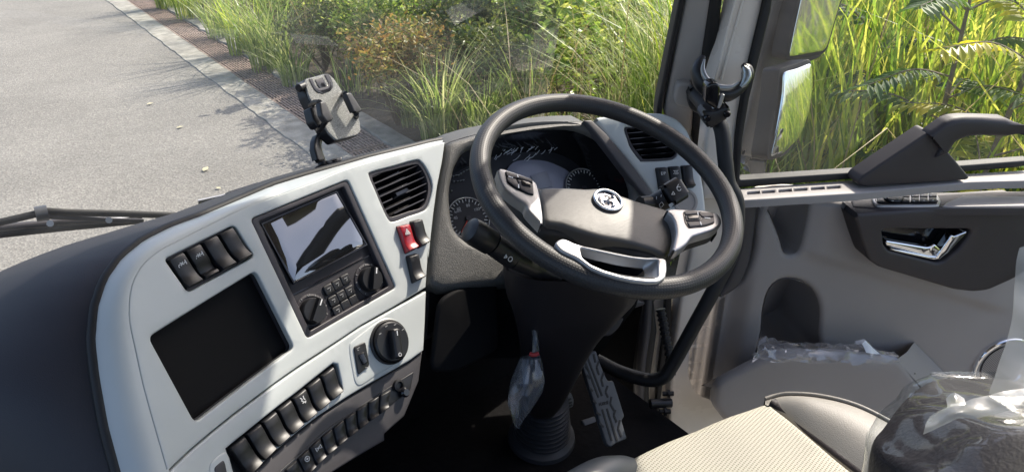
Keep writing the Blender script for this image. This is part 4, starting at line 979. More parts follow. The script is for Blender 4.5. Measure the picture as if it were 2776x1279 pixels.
for (px, py, L) in ((1290, 655, [[(.004 * math.cos(t), .004 * math.sin(t)) for t in np.linspace(0, 6.28, 11)], [(-.012, -.003), (-.008, 0), (-.012, .003), (-.012, -.003)]]), (1232, 612, [[(-.004, 0), (.004, 0)], [(0, .004), (.004, .006)]]), (1283, 642, [[(-.002, -.003), (.002, 0), (-.002, .003)]])):
    P = at('d', px, py, 1.20); F_ = facing(P, dx); d_ = (at('d', px, py, 1.3) - CAMP).normalized()
    strips('symbol', F_, L, .0012, -.008 if px > 1260 else -.006, M_MARK, ind)
wA = FS.w(*FS.pt('w', 980, 640, -.09), -.09); wB = at('vr', 400, 950, 1.36); wC = at('vr', 500, 900, 1.355); wD = at('vr', 655, 805, 1.37)
wip = thing('wiper_stalk', 'black wiper stalk with a square end right of the steering column', 'stalk', wA.copy())
tube('arm', [wA, wB], [.014, .016], M_BLACK, wip, segs=16)
tube('collar', [wB, wC], [.019, .0205], M_BLACK, wip, segs=20)
F_ = facing(wC.lerp(wD, .5), wD - wC); Lw = (wD - wC).length
relief('end_block', F_.at(0, 0, 0), rnd(rect(-Lw * .52, -.021, Lw * .60, .024), .008, 4), M_BLACK, wip, c=.014, r=.008, depth=.03, grid=.03)
strips('symbol', F_, [[(.006 + .004 * math.cos(t), .002 + .004 * math.sin(t)) for t in np.linspace(.3, 5.6, 9)], [(-.008, -.003), (-.008, .003), (-.014, 0), (-.008, -.003)], [(.003, .006), (.010, .009)]], .0011, .0142, M_MARK, wip)
F2 = facing(wB.lerp(wC, .5), wC - wB)
strips('symbol', F2, [[(-.004, -.012), (.004, -.009), (.003, -.003), (-.003, -.005), (-.004, -.012)], [(-.003, .006), (-.001, .010)], [(.006, .006), (.008, .009)]], .001, .0205, M_MARK, wip)

# ------------------------------------------------------------------ pedals
def pedal(name, z, pts, dep, tilt, azp, label, m, ribs, arm):
    P = at(z, sum(p[0] for p in pts) / len(pts), sum(p[1] for p in pts) / len(pts), dep); F_ = Frame(P, azp, tilt)
    o = thing(name, label, 'pedal', (P.x, P.y, FLZ))
    pd = relief('pad', F_, rnd(F_.pl(z, pts), .005, 3), m, o, c=0, r=.003, depth=.014, grid=.03)
    if ribs:
        mb = MB()
        for L in ribs:
            q = F_.pl(z, L)
            for a, b in zip(q[:-1], q[1:]):
                t = (Vector(b) - Vector(a)).normalized(); n_ = Vector((-t.y, t.x)) * .0022
                mb.add([F_.w(*(Vector(p) + s_), c_) for c_ in (-.001, .0012) for p, s_ in ((a, n_), (a, -n_), (b, -n_), (b, n_))], [(4, 5, 6, 7), (0, 1, 5, 4), (1, 2, 6, 5), (2, 3, 7, 6), (3, 0, 4, 7)])
        mb.build('tread_groove', M_RUBBER, o, smooth=None)
    tube('arm', [F_.w(*F_.pt(z, *arm[0]), -.02), F_.w(*F_.pt(z, *arm[1]), -.06) + Vector((0, .08, .05))], [.012, .012], M_BLACK, o, segs=8)
    return o, F_
acc, FAc = pedal('accelerator_pedal', 'fl', [(655, 468), (672, 450), (690, 415), (752, 402), (772, 470), (800, 545), (828, 600), (862, 596), (890, 680), (936, 828), (915, 850), (952, 970), (880, 1000), (846, 1026), (820, 1010), (780, 880), (740, 740), (700, 620)], 1.70, 38, 100,
      'long grey accelerator pedal with tyre tread grooves', M_PEDAL,
      [[(672, 455), (768, 705)], [(694, 440), (790, 695)], [(735, 425), (748, 480)], [(770, 470), (755, 510), (770, 560)], [(800, 545), (785, 590), (796, 635)], [(826, 630), (812, 670), (828, 705)], [(850, 700), (842, 745), (868, 790)], [(876, 785), (865, 820), (884, 865)], [(905, 850), (893, 905), (915, 960)],
       [(790, 780), (852, 985)], [(820, 775), (886, 985)], [(690, 560), (712, 585)], [(705, 640), (730, 665)], [(730, 720), (752, 745)], [(752, 800), (780, 820)], [(772, 870), (800, 895)], [(680, 505), (700, 530)]], ((720, 430), (700, 380)))
strips('embossed_mark', FAc, [FAc.pl('fl', L, .0012) for L in ([(772, 742), (774, 758)], [(784, 738), (778, 748), (786, 756)], [(794, 738), (792, 752), (802, 750), (803, 736), (794, 738)], [(810, 750), (808, 736), (816, 738)], [(822, 748), (820, 730), (828, 744), (828, 728)])], .0022, .0002, M_RUBBER, acc)
pedal('brake_pedal', 'fl', [(470, 745), (590, 668), (610, 720), (605, 765), (508, 800), (490, 780)], 1.78, 40, 95, 'small ribbed brake pedal beside the column bellows', M_PEDAL, [[(500, 752), (590, 712)], [(506, 768), (596, 735)], [(512, 785), (598, 752)]], ((540, 700), (520, 640)))
# step plate under the accelerator
m = relief('heel_plate', Frame(at('fl', 715, 860, 1.84), 100, 60), rnd(Frame(at('fl', 715, 860, 1.84), 100, 60).pl('fl', [(655, 850), (745, 822), (758, 868), (680, 896)]), .004, 2), M_PEDAL, None, r=.004, depth=.03, grid=.05); tag(m, 'small grey foot rest plate on the floor behind the accelerator pedal', 'foot rest')

# ------------------------------------------------------------------ cab door, swung open
FD = Frame((1.38, .98, CZ - .69), 118, 0)
door = thing('cab_door', 'open cab door with warm grey inner trim, cream edge and black armrest', 'door', FD.w(.5, -.8))
def dp(z, pts, c=0.): return FD.pl(z, pts, c)
# cream steel: lower shell edge and window frame post
low = dp('q6', [(230, -220), (150, 250), (110, 430), (75, 700), (62, 1000), (80, 1045), (150, 1060), (400, 1100), (1000, 1120), (1700, 1060), (1700, 700), (600, 300)], -.03)
post = dp('q3', [(232, 1010), (252, 780), (268, 640), (296, 380), (340, 240), (415, -80)], -.012) + [(.14, .87), (.33, 1.14), (.52, 1.14), (.31, .87)] + dp('q3', [(560, -80), (534, 60), (466, 340), (416, 600), (388, 1010)], -.012)
relief('window_post', FD, rnd(post, .006, 2), M_CREAM, door, c=-.012, r=.008, depth=.05, grid=.05)
for dxp in ((300, 400, 425, -80), (330, 400, 465, -80)): tube('post_groove', [FD.w(*FD.pt('q3', x, y, -.011), -.011) for x, y in ((dxp[0], dxp[1]), (dxp[2], dxp[3]))], .0035, M_CREAM, door, segs=8)
gk = [(400, 960), (412, 700), (442, 500), (482, 320), (545, 60), (572, -80), (612, -80), (584, 60), (520, 320), (476, 500), (442, 700), (428, 905), (1090, 862), (1560, 832), (1900, 806), (1900, 838), (1560, 866), (1090, 895), (440, 945)]
relief('window_gasket', FD, rnd(dp('q3', gk, .004), .004, 2), M_RUBBER, door, c=.004, r=.005, depth=.03, grid=.05)
gl = dp('q3', [(425, 930), (436, 700), (468, 500), (510, 320), (600, -80), (640, -260), (2100, -400), (2050, 830)], -.008)
link('window_glass', mesh([FD.w(*p, -.008) for p in gl], [tuple(range(8))]), M_GLASS, door)
# sill ledge: lit top strip
sl_b = FD.pt('q3', 410, 930, .006); sl_z = sl_b[1]
ledge_c = .055
lt = [FD.pt('q3', 380, 950)[0], FD.pt('q3', 2000, 870)[0]]
sillF = Frame(FD.w(0, FD.pt('q3', 700, 925)[1], 0), axes=(FD.x, -FD.z, Vector((0, 0, 1))))
so_ = [(sillF.pt('q3', x, y)) for x, y in ((385, 950), (700, 926), (1040, 900), (1580, 872), (2000, 846), (2000, 905), (1580, 916), (1000, 972), (420, 1008))]
slots = [rnd([sillF.pt('q3', x, y) for x, y in ((x0, 963 - (x0 - 465) * .068), (x1, 963 - (x1 - 465) * .068), (x1, 976 - (x1 - 465) * .068), (x0, 976 - (x0 - 465) * .068))], .002, 2) for x0, x1 in ((464, 529), (537, 602), (622, 690), (697, 764), (785, 855), (862, 931))]
relief('sill_ledge', sillF, rnd(so_, .008, 2), M_BEIGE, door, holes=slots, c=0, r=.004, depth=.02, grid=.03)
relief('vent_slot', sillF, [sillF.pt('q3', x, y) for x, y in ((440, 955), (950, 920), (950, 950), (440, 985))], M_BLACK, door, c=-.008, r=.0005, depth=.001, grid=.05)
# door card with cup hollow, pull hollow and pressed crease
def sst(e0, e1, x):
    t = min(1, max(0, (x - e0) / (e1 - e0))); return t * t * (3 - 2 * t)
K = {n: FD.pt('q6', *p) for n, p in dict(cup0=(590, 335), cup1=(600, 640), cupL=(478, 500), cupR=(735, 500), c0=(640, 215), c1=(1560, 480), pullL=(520, 60), pullR=(668, 60), pullT=(600, -40), pullB=(600, 215), edge=(430, 200)).items()}
def card(a, b):
    h = 0
    cl_ = K['c0'][1] + (K['c1'][1] - K['c0'][1]) * (a - K['c0'][0]) / (K['c1'][0] - K['c0'][0])
    h += .016 * sst(-.012, .03, b - cl_) * sst(K['pullR'][0] - .02, K['pullR'][0] + .06, a) * (1 - sst(K['c1'][0] - .08, K['c1'][0] + .04, a)) 
    e = K['edge'][0] + .0
    h -= .03 * sst(e + .03, e - .03, a)
    return h
cardpx = [(500, -48), (462, 60), (458, 160), (440, 250), (395, 365), (330, 402), (255, 430), (190, 480), (152, 600), (138, 800), (180, 885), (330, 940), (420, 1010), (1000, 1080), (1260, 945), (1700, 800), (1700, 0), (1000, -20)]
cup_px = [(474, 690), (480, 560), (490, 450), (516, 372), (568, 330), (640, 332), (704, 372), (738, 452), (732, 560), (716, 690)]
pull_px = [(500, -36), (668, -44), (686, -20), (676, 60), (644, 190), (616, 214), (582, 206), (562, 140), (522, 40)]
H_cup, H_pull = [ccw(sm(dp('q6', q), 3)) for q in (cup_px, pull_px)]
def hollow(name, H, back):
    rows = [[FD.w(a, b, card(a, b) - .004) for a, b in H]]
    b1 = max(p[1] for p in H); b0 = min(p[1] for p in H); a0 = min(p[0] for p in H); a1 = max(p[0] for p in H)
    dep = lambda a, b: back[2] * (.3 + .5 * (b1 - b) / (b1 - b0) + .35 * (a - a0) / (a1 - a0))
    for t, d_ in ((.25, .35), (.5, .65), (.75, .88), (1, 1)):
        cx = sum(p[0] for p in H) / len(H) + back[0] * t; cy = sum(p[1] for p in H) / len(H) + back[1] * t; k = 1 - back[3] * t ** 2
        rows.append([FD.w(cx + (a - cx + back[0] * t) * k, cy + (b - cy + back[1] * t) * k, -dep(a, b) * d_) for a, b in H])
    d = loft(rows, True); n_ = len(H); d.f.append(tuple(range(4 * n_, 5 * n_))); link(name, mesh(d.v, d.f), M_BEIGE, door, smooth=70)
hollow('cup_hollow', H_cup, (0, .0, .19, .2)); hollow('pull_hollow', H_pull, (-.01, 0, .11, .3))
relief('door_card', FD, rnd(dp('q6', cardpx), .03, 4), M_BEIGE, door, holes=[H_cup, H_pull], c=0, hdepth=.02, r=.015, depth=.035, grid=.011, cf=card, smooth=70)
relief('door_shell', FD, rnd(low, .02, 3), M_CREAM, door, holes=[offs(H_cup, .006), offs(H_pull, .006)], hdepth=.03, c=-.03, r=.010, depth=.06, grid=.06)
relief('hinge_cover', FD, rnd(dp('q6', [(385, -60), (470, -50), (450, 120), (430, 250), (388, 355), (320, 405), (262, 420), (330, 330), (380, 180)], -.004), .02, 3), M_GREY, door, c=-.004, r=.012, depth=.03, grid=.05)
# black armrest with ledge
cAr = .078
zl = FD.pt('dh', 1000, 165)[1]
front = [(280, 312), (350, 308), (1000, 308), (1900, 300), (1900, 930), (1760, 1025), (1500, 1142), (1350, 1158), (1150, 1133), (850, 1043), (400, 908), (292, 832), (222, 640), (152, 330)]
hhole = [(432, 540), (462, 522), (1300, 526), (1326, 546), (1300, 602), (1200, 730), (1050, 850), (980, 866), (500, 742), (452, 690)]
arm_b = [(a, zl - .002 if b > zl - .03 else b) for a, b in dp('dh', front, cAr)]
relief('armrest', FD, rnd(arm_b, .012, 3), M_ARM, door, holes=[rnd(dp('dh', hhole, cAr), .006, 3)], c=cAr, r=.008, depth=.08, grid=.03, hdepth=.045)
hb_ = dp('dh', hhole, cAr); relief('handle_recess', FD, offs(ccw(hb_), .004), M_GLOSSBLACK, door, c=cAr - .042, r=.0005, depth=.001, grid=.05)
lev_px = [(470, 650), (490, 648), (880, 712), (920, 712), (972, 682), (1036, 738), (990, 800), (940, 812), (880, 800), (480, 700)]
hd = relief('door_handle', FD, rnd(dp('dh', lev_px, cAr), .004, 3), M_CHROME, door, c=cAr - .004, r=.0045, depth=.014, grid=.02)
relief('handle_bezel', FD, rnd(dp('dh', [(1036, 726), (1135, 585), (1160, 600), (1285, 550), (1290, 565), (1110, 760), (1010, 836), (960, 838), (560, 752), (500, 715), (900, 800), (980, 806)], cAr), .003, 2), M_CHROME, door, c=cAr - .002, r=.003, depth=.02, grid=.03)
LF = Frame(FD.w(0, zl, 0), axes=(FD.x, -FD.z, Vector((0, 0, 1))))
lq = [LF.pt('dh', x, y) for x, y in ((105, 182), (128, 166), (700, 158), (1900, 138), (1900, 306), (1000, 312), (340, 316), (270, 306), (130, 300))]
relief('armrest_top', LF, rnd(lq, .008, 2), M_ARM, door, c=.0, r=.004, depth=.02, grid=.03)
relief('armrest_lit_band', LF, rnd([LF.pt('dh', x, y) for x, y in ((1075, 262), (1235, 192), (1900, 200), (1900, 300), (1000, 309))], .004, 2), M_BEIGE, door, c=.003, r=.004, depth=.01, grid=.03)  # beige band paints the light falling on the dark armrest ledge
cpx = [(322, 230), (346, 192), (400, 178), (700, 174), (938, 176), (988, 208), (1012, 250), (1000, 288), (950, 304), (500, 306), (400, 304), (350, 285)]
cpl = relief('control_plate', LF, sm([LF.pt('dh', *p) for p in cpx], 3), M_SILVER, door, c=.005, r=.003, depth=.008, grid=.03)
relief('control_face', LF, sm([LF.pt('dh', 665 + (x - 665) * .93, 240 + (y - 240) * .80) for x, y in cpx], 3), M_GLOSSBLACK, cpl, c=.0058, r=.001, depth=.003, grid=.03)
def key(x0, x1, y0, y1, m=M_BLACK): relief('window_key', LF, rnd([LF.pt('dh', x, y) for x, y in ((x0, y0), (x1, y0), (x1 + 3, y1), (x0 + 3, y1))], .003, 2), m, cpl, c=.0085, r=.0015, depth=.003, grid=.04)
for x0 in (618, 712, 800, 890):
    key(x0, x0 + 78, 192, 226); key(x0, x0 + 78, 234, 274)
key(360, 420, 196, 222); key(370, 440, 234, 278)
q = LF.pt('dh', 525, 228); lathe('mirror_dial', LF.at(*q, .006), [(.026, 0), (.024, .005), (0, .006)], M_BLACK, cpl, 24)
strips('printed_mark', LF, [[LF.pt('dh', x, y, .012), LF.pt('dh', x + 12, y, .012)] for x, y in ((508, 186), (456, 216), (580, 212), (528, 242), (730, 192), (742, 242), (822, 188), (842, 238), (912, 188), (932, 236), (640, 190))], .0022, .0125, M_MARK, cpl)
# black wedge and grab bar across the window
wedge = dp('q3', [(1016, 925), (1040, 890), (1378, 664), (1398, 668), (1475, 762), (1582, 890), (1580, 906), (1300, 925), (1050, 941)], .05)
relief('grab_bar_base', FD, rnd(wedge, .008, 3), M_ARM, door, c=.05, r=.006, depth=.05, grid=.05)
gb = dp('q3', [(1362, 700), (1392, 668), (1470, 612), (1510, 597), (1560, 591), (1640, 592), (1900, 602), (1900, 698), (1640, 686), (1580, 691), (1520, 716), (1492, 758), (1484, 778), (1440, 800)], .06)
relief('grab_bar', FD, rnd(gb, .006, 3), M_ARM, door, c=.062, r=.014, depth=.034, grid=.05, smooth=70)
# map pocket
cM = .10
mp_px = [(268, 812), (300, 780), (430, 712), (560, 654), (800, 658), (1080, 684), (1110, 700), (1252, 880), (1240, 930), (1100, 985), (700, 1030), (330, 985), (262, 900)]
pocket = relief('map_pocket', FD, rnd(dp('q6', mp_px, cM), .02, 4), M_BEIGE, door, c=cM, r=.018, depth=.022, grid=.03, smooth=70)
mb = MB()
fr_px = [(1080, 684), (1252, 880), (1240, 930), (1100, 985)]; bk_px = [(1160, 606), (1345, 800), (1352, 880), (1260, 935)]
A_ = [FD.w(*p, cM - .006) for p in dp('q6', fr_px, cM - .006)]; B_ = [FD.w(*p, .004) for p in dp('q6', bk_px, .004)]
d = loft([cat([Vector(p) for p in B_], 4), cat([a.lerp(b, .5) + FD.z * .006 for a, b in zip(A_, B_)], 4), cat(A_, 4)]); link('pocket_end', mesh(d.v, d.f), M_BEIGE, pocket, smooth=70)
A2 = [FD.w(*p, cM - .01) for p in dp('q6', [(268, 812), (430, 712), (560, 654)], cM - .01)]; B2 = [FD.w(*p, .0) for p in dp('q6', [(205, 800), (330, 735), (455, 668)], 0)]
d = loft([A2, B2]); link('pocket_cheek', mesh(d.v, d.f), M_BEIGE, pocket, smooth=70)
pf = Frame(FD.w(*FD.pt('q6', 800, 700, cM * .5), cM * .5), axes=(FD.x, -FD.z, Vector((0, 0, 1))))
mb = MB(); q = [FD.pt('q6', 430, 720, .05)[0], FD.pt('q6', 1130, 720, .05)[0]]; zz = FD.pt('q6', 800, 800, cM)[1]
mb.add([FD.w(q[0], zz, 0), FD.w(q[1], zz, 0), FD.w(q[1], zz, cM - .015), FD.w(q[0], zz, cM - .015)], [(0, 3, 2, 1)]); mb.build('pocket_floor', M_BLACK, pocket)
# speaker
sc_ = FD.pt('rb', 1492, 372); SF = FD.at(*sc_, 0)
spk = lathe('speaker', SF, [(.094, -.012), (.094, .006), (.091, .010), (.086, .011), (.083, .008), (.081, .005)], M_CHROME, door, 56)
spk.data.polygons[-1].use_smooth = False
lathe('speaker_surround', SF, [(.0815, .002), (.081, .006), (.074, .0055), (.070, .004)], M_BEIGE, spk, 48)
g_ = lathe('speaker_grille', SF, [(.0705, .0030), (.0705, .0045), (.05, .0065), (.03, .0078), (.012, .0084), (0, .0086)], M_GRILLE, spk, 48)
uvset(g_, lambda p: FD.ab(p))

# ------------------------------------------------------------------ plastic bag lying in the pocket
def crumple(name, fr, z, rows_, m, parent=None, amp=.006, nu=26, sc=30., seed=1, **k):
    """sheet stretched between pixel rows given with depths, puckered by layered noise"""
    from mathutils import noise
    R = [resample([at(z, x, y, dd) for x, y, dd in r_], nu) for r_ in rows_]
    G = [cat(c_, 6) for c_ in zip(*R)]; G = [list(q) for q in zip(*G)]
    out = []
    for r_ in G:
        o_ = []
        for p in r_:
            n1 = noise.noise_vector(p * sc + Vector((seed, 0, 0))); n2 = noise.noise_vector(p * sc * 2.7 + Vector((0, seed, 0)))
            rid = abs(n1.x) * .8
            o_.append(p + (n1 * .8 + n2 * .45) * amp - FWD * rid * amp)
        out.append(o_)
    d = loft(out); return link(name, mesh(d.v, d.f), m, parent, smooth=25, **k)
pd_ = 1.80
o = crumple('plastic_bag', None, 'q6', [[(455, 640, 1.79), (462, 580, 1.82), (600, 600, 1.83), (700, 612, 1.84), (860, 612, 1.85), (935, 596, 1.86), (990, 640, 1.87), (1070, 655, 1.88)], [(445, 665, 1.76), (480, 640, 1.77), (600, 650, 1.78), (720, 650, 1.79), (860, 650, 1.80), (950, 655, 1.81), (1010, 660, 1.82), (1080, 662, 1.83)], [(440, 690, 1.76), (480, 690, 1.77), (600, 700, 1.78), (720, 700, 1.79), (860, 700, 1.80), (950, 700, 1.81), (1010, 700, 1.82), (1080, 700, 1.83)]], M_BAGPALE, amp=.013, sc=48, seed=3)
tag(o, 'clear plastic bag left lying in the door map pocket', 'plastic bag')
o = crumple('warning_label', None, 'q6', [[(925, 612, 1.80), (940, 598, 1.805), (985, 640, 1.81)], [(945, 650, 1.79), (965, 655, 1.79), (1005, 660, 1.80)]], mat('pale_paper', (.6, .65, .68), .6), amp=.003, nu=8, sc=30); tag(o, 'small pale paper slip poking out of the bag in the door pocket', 'paper slip')

# bag hanging under the column
hbag = thing('hanging_bag', 'knotted clear plastic bag hanging beside the dark steering column', 'plastic bag', at('fl', 300, 600, 1.36))
R0 = []
for (xl, xr, y, th) in ((335, 372, 250, .008), (340, 378, 330, .010), (338, 384, 400, .010), (330, 384, 425, .007), (262, 396, 450, .020), (232, 412, 520, .034), (202, 420, 590, .040), (188, 410, 660, .040), (180, 372, 725, .034), (196, 330, 790, .024), (214, 282, 850, .014), (232, 256, 905, .005)):
    L, Q = at('fl', xl, y, 1.36), at('fl', xr, y, 1.36); mid = (L + Q) / 2; hx = (Q - L) / 2
    ring = []
    for t in np.linspace(0, 2 * math.pi, 33)[:-1]:
        wv = 1 + .10 * math.sin(5 * t + y * .02) * (1 if y < 470 or y > 600 else .6) + random.uniform(-.12, .12)
        ring.append(mid + hx * math.cos(t) * (1 if abs(math.cos(t)) > .9 else wv) - FWD * th * math.sin(t) * wv)
    R0.append(ring)
d = loft(R0, True); link('bag_film', mesh(d.v, d.f), M_BAG, hbag, smooth=30)
tube('tie', [at('fl', x, y, 1.345) for x, y in ((322, 424), (345, 432), (365, 428), (382, 420))], .004, mat('red_tie', (.35, .03, .03), .5), hbag, segs=8)

# ------------------------------------------------------------------ driver's seat
seat = thing('driver_seat', 'driver seat with cream ribbed cushion, grey leather bolster and dark backrest', 'seat', (.80, .30, FLZ))
zs = CZ - .82
FZ = Frame((.75, .45, zs), axes=((1, 0, 0), (0, 1, 0), (0, 0, 1)))
ins = FZ.pl('d', [(1480, 1196), (1560, 1158), (1690, 1098), (1930, 1011), (2000, 1066), (2160, 1193), (2330, 1330), (1480, 1400), (1300, 1300)])
cu = relief('cushion', FZ, rnd(ins, .012, 3), M_FABRIC, seat, c=0, r=.014, depth=.10, grid=.03, smooth=60, cf=lambda a, b: .004 * math.sin(a * 9) + .003 * math.sin(b * 23 + a * 5) + .0015 * math.sin(a * 41 - b * 17))
uvset(cu, lambda p: ((p.x + p.y * .17), (p.y - p.x * .17)))
bol = [[(1925, 1016), (1930, 1018), (1960, 1040), (2010, 1085), (2080, 1140), (2190, 1225), (2300, 1310)]]
b0 = [FZ.w(*FZ.pt('d', x, y, -.012), -.012) for x, y in bol[0]]
outer = [(1925, 1008), (1955, 999), (1990, 995), (2060, 1000), (2150, 1022), (2240, 1066), (2330, 1125), (2480, 1240)]
b2 = [at('d', x, y, d_) for (x, y), d_ in zip(outer, (1.27, 1.27, 1.26, 1.24, 1.21, 1.17, 1.12, 1.05))]
A_, B_ = resample(cat(b0, 5), 40), resample(cat(b2, 5), 40)
rows = [[p + Vector((0, 0, -.06)) for p in A_], A_]
for i in range(1, 15):
    t = i / 14; env = [math.sin(math.pi * min(1, j / 10) / 2) for j in range(40)]
    rows.append([p.lerp(q, t) + Vector((.0, .0, 1)) * (.020 * math.sin(math.pi * t) * e) for p, q, e in zip(A_, B_, env)])
rows += [[p + Vector((.018, .012, -.012)) for p in B_], [p + Vector((.03, .02, -.06)) for p in B_], [p + Vector((.03, .02, -.22)) for p in B_]]
d = loft(rows); link('side_bolster', mesh(d.v, d.f), M_LEATHER, seat, smooth=70)
tube('piping', [p + Vector((.004, .003, .001)) for p in B_], .0035, M_LEATHER, seat, segs=8)
tube('bolster_groove', [p + Vector((.012, -.004, -.004)) for p in A_], .012, M_SEATDARK, seat, segs=10)
pl_ = [at('d', 1500, 1190, 1.12), at('d', 1535, 1170, 1.14), at('d', 1590, 1160, 1.15), at('d', 1600, 1180, 1.14)]
tube('near_bolster', cat([at('d', x, y, d_) for x, y, d_ in ((1592, 1178, 1.13), (1560, 1182, 1.10), (1500, 1200, 1.06), (1380, 1280, 1.0))], 5), [.016, .022, .026, .03], mat('blue_grey_leather', (.075, .085, .095), .45), seat, segs=16)
MB().box(FZ, -.24, .22, -.5, .02, -.40, -.10).build('seat_base', M_BLACK, seat)
# backrest corner and its wrapping
def blob(name, rows_, m, parent, th, seed=0, amp=0., sc=14.):
    from mathutils import noise
    R = []
    for (xl, xr, y, dep) in rows_:
        L, Q = at('d', xl, y, dep), at('d', xr, y, dep); mid = (L + Q) / 2; hx = (Q - L) / 2
        R.append([mid + hx * math.copysign(abs(math.cos(t)) ** .7, math.cos(t)) - FWD * th * math.copysign(abs(math.sin(t)) ** .7, math.sin(t)) for t in np.linspace(0, 2 * math.pi, 49)[:-1]])
    R = [list(q) for q in zip(*[cat(c_, 5) for c_ in zip(*R)])]
    if amp: R = [[p + (noise.noise_vector(p * sc + Vector((seed, 0, 0))) + .5 * noise.noise_vector(p * sc * 2.4)) * amp for p in r_] for r_ in R]
    d = loft(R, True); d.f.append(tuple(range(48))[::-1]); return link(name, mesh(d.v, d.f), m, parent, smooth=45)
br = [(2470, 2720, 1000, .86), (2420, 2760, 1012, .85), (2370, 2780, 1040, .84), (2325, 2790, 1085, .83), (2290, 2800, 1130, .82), (2255, 2800, 1180, .81), (2240, 2800, 1300, .80)]
blob('backrest', br, M_SEATDARK, seat, .13)
fb_ = [(2440, 2730, 986, .853), (2408, 2768, 1004, .843), (2356, 2790, 1033, .833), (2312, 2800, 1081, .823), (2277, 2810, 1128, .813), (2244, 2810, 1180, .803), (2230, 2810, 1300, .793)]
film = thing('seat_wrapping', 'crinkled clear plastic wrapping over the dark seat back at lower right', 'plastic wrapping', at('d', 2500, 1100, .8))
blob('wrap_film', fb_, M_FILM, film, .140, 5, .010, 13)
crumple('folded_edge', None, 'd', [[(2345, 1047, .705), (2400, 1014, .705), (2440, 1000, .705), (2500, 988, .705), (2620, 962, .705)], [(2332, 1072, .69), (2388, 1044, .69), (2435, 1030, .69), (2500, 1018, .69), (2620, 996, .69)], [(2326, 1090, .685), (2385, 1064, .685), (2435, 1050, .685), (2500, 1040, .685), (2620, 1022, .685)]], M_FILMW, film, amp=.005, nu=40, sc=22, seed=9)
crumple('upright_sheet', None, 'd', [[(2562, 620, .90), (2640, 590, .90)], [(2550, 720, .89), (2640, 720, .89)], [(2532, 820, .87), (2640, 820, .87)], [(2514, 900, .85), (2640, 910, .85)], [(2490, 992, .82), (2640, 992, .82)]], M_FILMW, film, amp=.006, nu=16, sc=9, seed=12)
crumple('film_tag', None, 'd', [[(2378, 1003, .70), (2400, 986, .70), (2420, 1000, .70)], [(2380, 1026, .69), (2405, 1022, .69), (2425, 1018, .69)]], M_FILMW, film, amp=.003, nu=10, sc=30, seed=4)

# ------------------------------------------------------------------ phone holder on the dash
FH = Frame(at('ph', 560, 480, 1.440), 58, 28)
ph = thing('phone_holder', 'black phone holder with speckled back plate on a curved arm above the dash', 'phone holder', at('ph', 390, 1120, 1.470))
plate = [(205, 190), (228, 142), (440, 86), (480, 88), (545, 155), (600, 240), (645, 310), (700, 400), (795, 540), (832, 640), (842, 745), (800, 790), (560, 848), (470, 760), (350, 560), (240, 330)]
cut = [(238, 150), (277, 143), (308, 215), (345, 258), (450, 232), (470, 205), (418, 100), (440, 88), (470, 92), (518, 190), (520, 240), (490, 285), (400, 318), (340, 305), (300, 270)]
relief('back_plate', FH, rnd(FH.pl('ph', plate), .004, 3), M_HOLDER, ph, c=0, r=.0025, depth=.016, grid=.02)
relief('plate_rim', FH, rnd(offs(ccw(FH.pl('ph', plate)), .0015), .004, 3), M_BLACK, ph, c=-.004, r=.002, depth=.022, grid=.03)
relief('camera_cutout', FH, rnd(FH.pl('ph', cut), .002, 2), M_GLOSSBLACK, ph, c=.0012, r=.0006, depth=.002, grid=.03)
relief('charging_window', FH, rnd(FH.pl('ph', [(308, 155), (400, 132), (448, 225), (440, 240), (370, 258), (345, 235)]), .002, 2), M_GLOSSBLACK, ph, c=.0012, r=.0006, depth=.002, grid=.03)
lathe('side_button', Frame(FH.w(*FH.pt('ph', 172, 228), -.008), axes=(FH.z, FH.y, -FH.x)), [(.008, -.012), (.008, .004), (.006, .006), (0, .006)], M_BLACK, ph, 16)
def jaw(face, foot, cf_, cw):
    o = relief('clamp_jaw', FH, rnd(FH.pl('ph', face, cf_), .003, 2), mat('jaw_plastic', (.035, .034, .036), .4) if 'jaw_plastic' not in MATS else MATS['jaw_plastic'], ph, c=cf_, r=.003, depth=.012, grid=.03)
    d = tube_data([FH.w(*FH.pt('ph', *foot[0], cf_ - .006), cf_ - .006), FH.w(*FH.pt('ph', *foot[1], cf_ * .4), cf_ * .4), FH.w(*FH.pt('ph', *foot[2], -.006), -.006)], .0055, 8); link('jaw_post', mesh(d.v, d.f), M_BLACK, o, smooth=50)
    d = tube_data([FH.w(*FH.pt('ph', *foot[3], cf_ - .006), cf_ - .006), FH.w(*FH.pt('ph', *foot[4], cf_ * .4), cf_ * .4), FH.w(*FH.pt('ph', *foot[5], -.006), -.006)], .0055, 8); link('jaw_post', mesh(d.v, d.f), M_BLACK, o, smooth=50)
jaw([(372, 408), (420, 396), (440, 410), (532, 600), (520, 625), (455, 632), (395, 560)], [(365, 415), (310, 415), (262, 450), (440, 630), (390, 700), (350, 740)], .040, .01)
relief('jaw_side', FH, rnd(FH.pl('ph', [(262, 470), (330, 430), (390, 560), (420, 620), (360, 740), (300, 620)], .016), .003, 2), M_BLACK, ph, c=.016, r=.003, depth=.02, grid=.03)
jaw([(668, 310), (700, 298), (735, 303), (862, 505), (850, 520), (790, 535), (765, 520)], [(665, 315), (650, 315), (640, 330), (785, 545), (790, 565), (780, 590)], .035, .01)
tube('arm', cat([at('ph', x, y, d_) for x, y, d_ in ((470, 720, 1.470), (400, 770, 1.480), (352, 840, 1.480), (338, 920, 1.470), (360, 1010, 1.465), (390, 1090, 1.462), (395, 1130, 1.462))], 5), .0085, M_BLACK, ph, flat=(1, 1.0), segs=12)
relief('arm_web', FH.at(0, 0, -.02), rnd(FH.at(0, 0, -.02).pl('ph', [(345, 770), (392, 770), (372, 860), (400, 960), (440, 1085), (350, 1090), (310, 940), (318, 840)]), .004, 3), M_BLACK, ph, r=.004, depth=.015, grid=.03)
